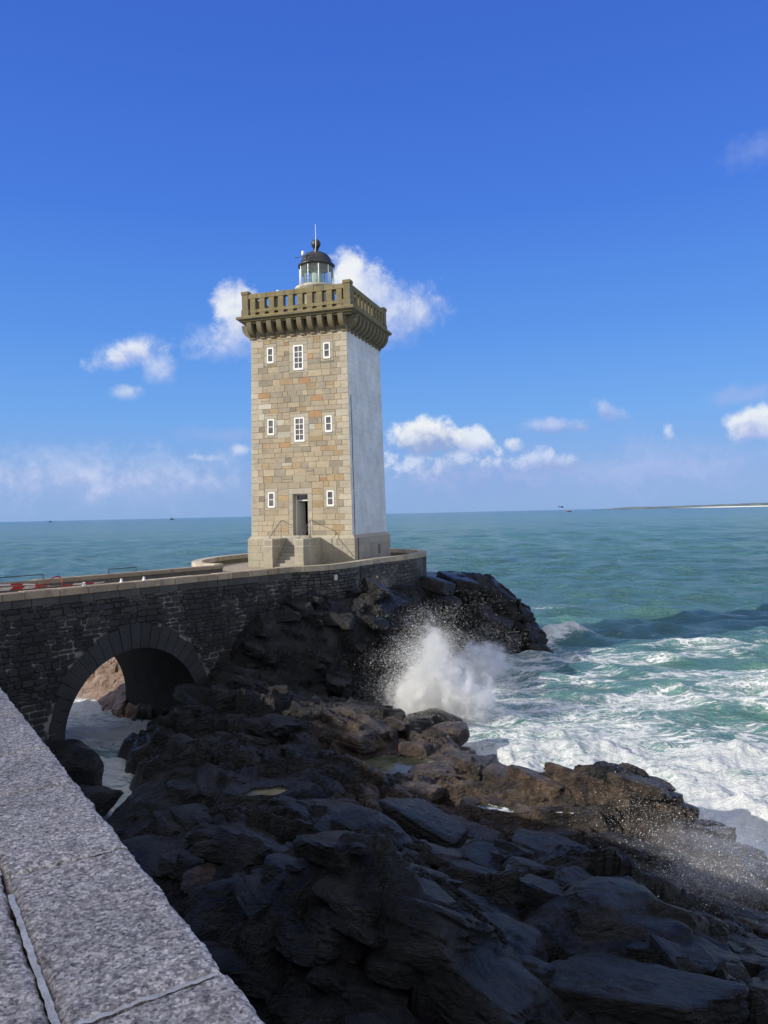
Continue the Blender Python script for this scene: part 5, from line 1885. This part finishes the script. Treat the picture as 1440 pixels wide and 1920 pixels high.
rp2 = n.noise(n.scale_vec(p2, (.42, .60, 1)), 1.0, 7, .64).outputs[0]
hb_ = n.math('ADD', n.math('MULTIPLY', rp, n.ramp(dist, 40, 300, .30, .75, False)), n.math('MULTIPLY', rp2, n.ramp(dist, 25, 200, .20, 2.2, False)))
hb_ = n.math('ADD', hb_, n.math('MULTIPLY', foam, .10))
hb_ = n.math('ADD', hb_, n.math('MULTIPLY', n.math('MULTIPLY', nz2, n.ramp(fo, .3, 1.0)), .30))
nrm = n.bump(hb_, 1.0, 1.0)
bs = n.bsdf(Base_Color=c, Roughness=n.math('MULTIPLY_ADD', foam, .65, .16), IOR=1.333, Normal=nrm, Specular_IOR_Level=n.math('MULTIPLY_ADD', foam, -.3, .5))
n.out(bs)
M_sea = m
sea = np_mesh("sea", verts, grid_quads(len(rr_), len(aa_)), [M_sea], {'foam': FO, 'green': GRN}, smooth=True)
tag(sea, "green blue sea with white foam around the rocks, out to the horizon", kind='structure')

# ------------------------------------------------------------------ rock pools
m, n = newmat("pool_water")
p = n.pos()
fo_ = n.attr('froth').outputs['Fac']
fn1 = n.noise(p, 3.0, 6, .65, .6).outputs[0]
fm = n.ramp(n.math('ADD', fo_, n.math('MULTIPLY', n.math('SUBTRACT', fn1, .5), 1.6)), .45, .62)
c = n.mix(fm, n.mix(n.ramp(n.noise(p, 1.2, 4).outputs[0], .35, .65), (.05, .055, .035), (.12, .115, .07)), (.74, .75, .74))
n.out(n.bsdf(Base_Color=c, Roughness=n.math('MULTIPLY_ADD', fm, .6, .06), IOR=1.333, Normal=n.bump(n.noise(p, 5, 3).outputs[0], .12, .04)))
M_pool = m
PL_LAB = ["largest olive rock pool reflecting the sky on the sunlit ledge", "small yellowish pool among the shaded rocks", "foam filled white pool between the lit slabs", "blue shaded pool beside the tall dark slab",
          "thin foam puddle on the brown slab", "tiny pool by the splash"]
for i, (qx, qy, z, rx, ry, ang) in enumerate(POOLS):
    nr_, na_ = 10, 44
    V = []
    for a in range(nr_ + 1):
        for b in range(na_):
            t_ = 1.5 * a / nr_; ph = 2 * math.pi * b / na_
            u_, v_ = rx * t_ * math.cos(ph), ry * t_ * math.sin(ph)
            V.append((qx + u_ * math.cos(ang) - v_ * math.sin(ang), qy + u_ * math.sin(ang) + v_ * math.cos(ang), z))
    V = np.array(V)
    idx = np.arange((nr_ + 1) * na_).reshape(nr_ + 1, na_)
    q = np.stack([idx[:-1], np.roll(idx[:-1], -1, 1), np.roll(idx[1:], -1, 1), idx[1:]], -1).reshape(-1, 4)
    o = np_mesh("rock_pool", V, q, [M_pool], {'froth': np.full(len(V), (.12, .0, .50, .16, .50, .4)[i])}, smooth=True)
    tag(o, PL_LAB[i], kind='structure')

# ================================================================== SPRAY
m, n = newmat("spray_droplets")
n.out(n.bsdf(Base_Color=(.86, .88, .90), Roughness=.5))
M_spray = m
OCT = np.array([[1, 0, 0], [-1, 0, 0], [0, 1, 0], [0, -1, 0], [0, 0, 1], [0, 0, -1]], float)
OF = np.array([[0, 2, 4], [2, 1, 4], [1, 3, 4], [3, 0, 4], [2, 0, 5], [1, 2, 5], [3, 1, 5], [0, 3, 5]])


def droplets(name, C_, S_, label, cat, kind=None):
    r_ = np.random.default_rng(1)
    nd = len(C_)
    st = r_.uniform(.6, 1.5, (nd, 1, 3))
    V = C_[:, None, :] + OCT[None] * S_[:, None, None] * st
    Q = (OF[None] + 6 * np.arange(nd)[:, None, None]).reshape(-1, 3)
    o = np_mesh(name, V.reshape(-1, 3), Q, [M_spray], smooth=True)
    return tag(o, label, cat, kind=kind)


def plume(r_, n_, base, spread, vel, vspread, tmax=1.0, g=9.8, tmin=.0):
    """droplets thrown from a base line, caught at one instant"""
    t = r_.uniform(tmin, tmax, n_)
    b = np.array(base)[None] + r_.normal(size=(n_, 3)) * np.array(spread)[None]
    v = np.array(vel)[None] + r_.normal(size=(n_, 3)) * np.array(vspread)[None]
    # jets: shared directions make fingers
    jet = r_.integers(0, 46, n_)
    jv = r_.normal(size=(46, 3)) * np.array(vspread)[None] * 1.5
    mixj = (r_.random(n_) < .65)[:, None]
    v = np.where(mixj, np.array(vel)[None] + jv[jet] + .18 * (v - np.array(vel)[None]), v)
    P = b + v * t[:, None]; P[:, 2] -= .5 * g * t * t
    return P


sr = np.random.default_rng(21)
parts = []; sizes = []
b1 = at(812, 1350, .1); b2 = at(862, 1350, .1); b3 = at(905, 1268, .1); b4 = at(782, 1345, .2)
for (bb, n_, sp, ve, vs, tm_) in ((b1, 52000, (.45, .4, .1), (.18, .1, 7.6), (.55, .5, 1.0), .95), (b1, 60000, (1.0, .6, .1), (-.05, .1, 5.2), (.8, .6, 1.1), .95), (b2, 44000, (.9, .6, .1), (.35, .0, 4.4), (.8, .7, 1.2), .85),
                                  (b4, 34000, (.4, .4, .1), (-.12, .1, 5.6), (.5, .5, 1.2), .95), (b3, 22000, (.7, .5, .1), (.15, .2, 5.0), (.5, .5, 1.3), .85), (b3, 14000, (1.3, .7, .1), (.3, .0, 2.8), (.9, .7, .8), .7)):
    P = plume(sr, int(n_ * 1.4), bb, sp, ve, vs, tm_)
    P = P[P[:, 2] > .05]
    parts.append(P); sizes.append(np.exp(sr.normal(-5.25, .42, len(P))))
P = np.concatenate(parts); S = np.concatenate(sizes)
droplets("splash_droplets", P, S, "tall white splash bursting against the dark cliff below the tower", "splash", 'stuff')
# finer spray thrown over the reef in the lower right
c1 = at(1300, 1650, 1.6); c2 = at(1230, 1560, 2.0); c3 = at(1390, 1640, 1.2); c4 = at(1180, 1500, 2.2)
parts = []
for bb, n_, sp, ve, vs, tm_ in ((c1, 4500, (.55, .5, .1), (-.8, -.2, 1.6), (.9, .6, .8), .6), (c2, 3000, (.8, .7, .15), (-.5, -.2, 1.8), (.9, .7, .8), .6), (c3, 6500, (.5, 1.1, .1), (-.8, -.3, 2.8), (.8, .7, .9), .7), (c4, 600, (.5, .5, .1), (-.3, 0, 1.5), (.7, .6, .6), .5)):
    q = plume(sr, n_, bb, sp, ve, vs, tm_)
    q[:, 2] = np.maximum(q[:, 2], bb[2] - .6 + .4 * sr.random(len(q)))
    parts.append(q)
P = np.concatenate(parts)
droplets("reef_spray", P, np.exp(sr.normal(-5.75, .5, len(P))), "loose spray drops flying over the brown reef at the right", "spray", 'stuff')


def mist(name, center, size, dens, label, scale=1.2, cat="spray", thr=.42, seedv=(0, 0, 0)):
    import bmesh
    bm = bmesh.new()
    bmesh.ops.create_icosphere(bm, subdivisions=3, radius=1)
    me = bpy.data.meshes.new(name); bm.to_mesh(me); bm.free()
    m, n = newmat(name + "_air")
    o_ = n.obj()
    r = n.vmath('LENGTH', o_)
    wv = n.vmath('ADD', n.vmath('MULTIPLY', o_, size), seedv)
    nn = n.noise(wv, scale, 6, .65, .4).outputs[0]
    d = n.math('SUBTRACT', n.math('ADD', n.math('MULTIPLY', n.math('SUBTRACT', nn, .5), 2.4), n.math('SUBTRACT', 1.0, r)), thr - .42)
    d = n.math('MULTIPLY', n.ramp(d, .08, .7), dens)
    v = n.n('ShaderNodeVolumePrincipled')
    v.inputs['Color'].default_value = (.995, .997, 1, 1)
    v.inputs['Anisotropy'].default_value = .2
    n.set(v.inputs['Density'], d)
    n.out(vol=v.outputs[0])
    o = link(name, me, [m])
    o.location = center; o.scale = size
    return tag(o, label, cat, kind='stuff')


q = at(828, 1310, 1.0)
mist("splash_mist", (q.x, q.y, .9), (2.7, 1.4, 2.05), 5.5, "dense white body of the splash in front of the cliff", 1.5)
q = at(815, 1225, 2.6)
mist("splash_mist", (q.x, q.y, 2.5), (1.05, .8, 1.9), 1.9, "thin rising mist at the top of the splash", 1.9, seedv=(5, 2, 1))
q = at(905, 1245, .9)
mist("splash_mist", (q.x, q.y, .8), (2.0, 1.1, 1.6), 2.4, "low white spray right of the main splash by the headland", 1.6, seedv=(1, 8, 3))
q = at(1350, 1620, 1.5)
mist("reef_mist", (q.x, q.y, 1.5), (2.1, 1.8, .9), .22, "faint mist drifting over the edge of the reef", 1.8, seedv=(3, 3, 9))

# ================================================================== FAR THINGS
# low island on the right horizon
D_ = 5200.0
m, n = newmat("far_island_ground")
p = n.obj()
zz = n.n('ShaderNodeSeparateXYZ', inp={0: p}).outputs[2]
c = n.mix(n.ramp(n.noise(p, .012, 5).outputs[0], .4, .6), (.09, .13, .16), (.13, .17, .17))
sand = n.math('MULTIPLY', n.ramp(zz, 7.0, 5.5), n.ramp(n.n('ShaderNodeSeparateXYZ', inp={0: p}).outputs[0], 1900, 2250))
c = n.mix(sand, c, (.72, .70, .64))
n.out(n.bsdf(Base_Color=c, Roughness=.9))
M_isl = m
ixs = np.linspace(1380, 3400, 240); iys = np.linspace(0, 420, 12)
IX, IY = np.meshgrid(ixs, iys)
prof_ = sstep(1400, 1760, IX) * (15 + 9 * sstep(1900, 2600, IX) + 2.2 * fbm(IX * .006, IX * 0, 4, 3000) + 1.2 * fbm(IX * .05, IX * 0, 3, 3010))
IZ = prof_ * sstep(-5, 60, IY) * sstep(430, 300, IY) - .6
isl = np_mesh("low_island", np.stack([IX, D_ + IY - (IX - 1380) * .15, IZ], -1).reshape(-1, 3), grid_quads(12, 240), [M_isl], smooth=True)
tag(isl, "low dark island with a pale beach along the right horizon", kind='structure')

# boats
M_hull = flat_mat("dark_hull_paint", (.03, .032, .04), .5)
M_orange = flat_mat("orange_boat_paint", (.75, .10, .05), .45)


def boat(px, py, length, label, mats, tall=False, cat="boat"):
    q = at(px, py, 0.0) if py > 978 - .0217 * px + 1.5 else None
    if q is None or q.y > 4200:
        d = ray(px, py); q = Vector((d.x / d.y * 4200, 4200, 0))
    o = empty("boat", (q.x, q.y, 0)); tag(o, label, cat)
    L = length
    mb = MB()
    secs = []
    for i in range(9):
        t_ = i / 8
        wd = .17 * L * (math.sin(math.pi * min(1, .25 + t_ * .78)) ** .7) if i < 8 else .004 * L
        sh = .14 * L * (1 + .35 * (t_ - .3) ** 2)
        x = -L / 2 + L * t_
        secs.append([(x, -wd, sh), (x, -wd * .7, -.02 * L), (x, wd * .7, -.02 * L), (x, wd, sh)])
    vs = [p for s in secs for p in s]; fs = []
    for i in range(8):
        for k in range(4): fs.append((i * 4 + k, i * 4 + (k + 1) % 4, (i + 1) * 4 + (k + 1) % 4, (i + 1) * 4 + k))
    fs += [(0, 1, 2, 3), (32, 35, 34, 33)]
    mb.add(vs, fs); mb.build("hull", mats[0], o)
    mb = MB(); mb.box(-.30 * L, .05 * L, -.11 * L, .11 * L, .12 * L, .34 * L, (1, 1, 1), 0, .02 * L); mb.box(-.24 * L, -.04 * L, -.08 * L, .08 * L, .34 * L, .42 * L, (1, 1, 1), 0, .02 * L)
    mb.build("cabin", mats[1], o)
    mb = MB(); mb.tube([(-.16 * L, 0, .4 * L), (-.16 * L, 0, .72 * L)], .012 * L, 6); mb.build("mast", mats[0], o)
    return o


boat(1067, 959.5, 18, "small red orange boat on the sea below the horizon", (M_hull, M_orange))
boat(323, 971, 24, "tiny dark boat on the left horizon, nearer the lighthouse", (M_hull, M_hull))
boat(95, 976, 20, "tiny low dark boat on the far left horizon", (M_hull, M_hull))
# dark aircraft just above the horizon
d = ray(1053, 950.7); hq = Vector((d.x / d.y * 2600, 2600, EYE + d.z / d.y * 2600))
he = empty("aircraft", hq); tag(he, "small dark aircraft low over the horizon above the red boat", "aircraft")
mb = MB(); mb.lathe([(.02, -9), (.9, -6.5), (1.9, -2), (2.0, 2.5), (1.5, 5.5), (.3, 8.2), (.02, 8.5)], 14)
mb.v = [(v[2], v[0], v[1] * .9) for v in mb.v]; mb.build("fuselage", M_hull, he)
mb = MB(); mb.box(-10.5, -8.2, -.25, .25, -.6, 5.0, (1, 1, 1), 0, .1); mb.build("tail_fin", M_hull, he)
mb = MB(); mb.box(-11, -6.0, -.5, .5, -.9, .5, (1, 1, 1), 0, .2); mb.build("tail_boom", M_hull, he)
mb = MB(); mb.box(-1.5, 3.2, -1.1, 1.1, 1.4, 3.1, (1, 1, 1), 0, .5); mb.build("cabin_top", M_hull, he)

# ================================================================== THINGS ON THE BRIDGE
m, n = newmat("striped_tape")
uvx = n.n('ShaderNodeSeparateXYZ', inp={0: n.attr('stone').outputs['Vector']})
st_ = n.math('GREATER_THAN', n.math('FRACT', uvx.outputs[0]), .5)
n.out(n.bsdf(Base_Color=n.mix(st_, (.55, .03, .04), (.80, .80, .80)), Roughness=.4))
M_tape = m
tape = MB()


def strand(pts, wd=.07, rep=.9):
    P = catmull(np.array(pts), 8)
    L = np.concatenate([[0], np.cumsum(np.sqrt((np.diff(P, axis=0) ** 2).sum(1)))])
    for i in range(len(P) - 1):
        tw0, tw1 = .6 + .5 * math.sin(L[i] * 1.7), .6 + .5 * math.sin(L[i + 1] * 1.7)
        q = []
        for j, tw, s in ((i, tw0, -1), (i + 1, tw1, -1), (i + 1, tw1, 1), (i, tw0, 1)):
            x, y, z = lm(P[j][0], P[j][2] + s * wd * .5 * math.sin(tw), P[j][1] + s * wd * .5 * math.cos(tw))
            q.append((x, y, z))
        b = len(tape.v)
        tape.v += q; tape.c += [(L[i] / rep, 0, 0), (L[i + 1] / rep, 0, 0), (L[i + 1] / rep, 0, 0), (L[i] / rep, 0, 0)]
        tape.f.append((b, b + 1, b + 2, b + 3)); tape.m.append(0); tape.smooth.append(True)


zc = TOPZ + .05
strand([(-4, -.15, zc + .18), (-2, -.16, zc + .15), (-.5, -.14, zc + .15), (.8, -.18, zc + .12), (1.8, -.2, zc + .07), (2.5, -.24, zc + .02)])
strand([(-4, -.35, zc + .08), (-2, -.33, zc + .05), (-.5, -.38, zc + .06), (.8, -.33, zc + .06), (1.6, -.3, zc + .05)])
strand([(-4, -.28, zc + .30), (-2, -.30, zc + .28), (-.6, -.27, zc + .27), (.8, -.3, zc + .22), (1.6, -.26, zc + .12), (1.9, -.2, zc + .08)])
strand([(1.3, -.1, zc + .02), (1.7, -.15, zc + .18), (2.1, -.2, zc + .38), (2.35, -.2, zc + .36), (2.4, -.2, zc + .12), (2.3, -.16, zc + .02)], .06, 5.0)
strand([(2.4, -.2, zc + .03), (3.0, -.2, zc + .05), (3.8, -.22, zc + .02), (4.2, -.22, zc + .03)])
o = tape.build("barrier_tape", M_tape, None, fix=False)
o.location = (BR0[0], BR0[1], 0)
tag(o, "red and white striped barrier tape lying along the bridge parapet", "barrier tape")


def on_bridge(px, py, d_, z_):
    """distance along the bridge at which the line d_ of its top is seen at that pixel"""
    best_ = (9, 0)
    dd = ray(px, py)
    for t_ in np.arange(BT0, BT1, .02):
        X = BR0[0] + BRE[0] * t_ + BRN[0] * d_; Y = BR0[1] + BRE[1] * t_ + BRN[1] * d_
        e_ = abs(X / Y - dd.x / dd.y)
        if e_ < best_[0]: best_ = (e_, t_)
    return best_[1]


RL = (("black low metal rail on the far bridge parapet behind the tape", -1.5, on_bridge(82, 1095, -5.6, TOPZ)), ("black low metal rail on the far bridge parapet, nearer the lighthouse", on_bridge(203, 1085, -5.6, TOPZ), on_bridge(256, 1080, -5.6, TOPZ)))
for lab, a, b in RL:
    c_ = lm((a + b) / 2, TOPZ - .03, -5.6)
    e_ = empty("low_rail", (BR0[0] + c_[0], BR0[1] + c_[1], TOPZ - .03)); tag(e_, lab, "rail", "rails on the far bridge parapet")
    hl = (b - a) / 2
    K = lambda t_, z_: (BRE[0] * t_, BRE[1] * t_, z_)
    mb = MB(); mb.tube([K(-hl, .22), K(hl, .22)], .02, 8); mb.build("bar", M_dark_metal, e_)
    for s in (-1, 1):
        mb = MB(); mb.tube([K(s * (hl - .02), -.01), K(s * (hl - .02), .22)], .018, 8); mb.build("leg", M_dark_metal, e_)
for i, (px, py) in enumerate(((158, 1099), (228, 1094), (270, 1090))):
    t_ = on_bridge(px, py, -.2, TOPZ)
    mb = MB(); mb.lathe([(.085, 0), (.085, .02), (.05, .04), (.045, .11), (.06, .13), (.01, .15)], 12)
    o = mb.build("fixing_stud", M_wht, None); c_ = lm(t_, TOPZ + .004, -.2); o.location = (BR0[0] + c_[0], BR0[1] + c_[1], TOPZ + .004)
    tag(o, ("white fixing stud on the bridge parapet where the tape ends", "middle one of three white fixing studs on the bridge parapet", "white fixing stud on the bridge parapet closest to the lighthouse")[i], "fixing", "white studs along the bridge parapet")
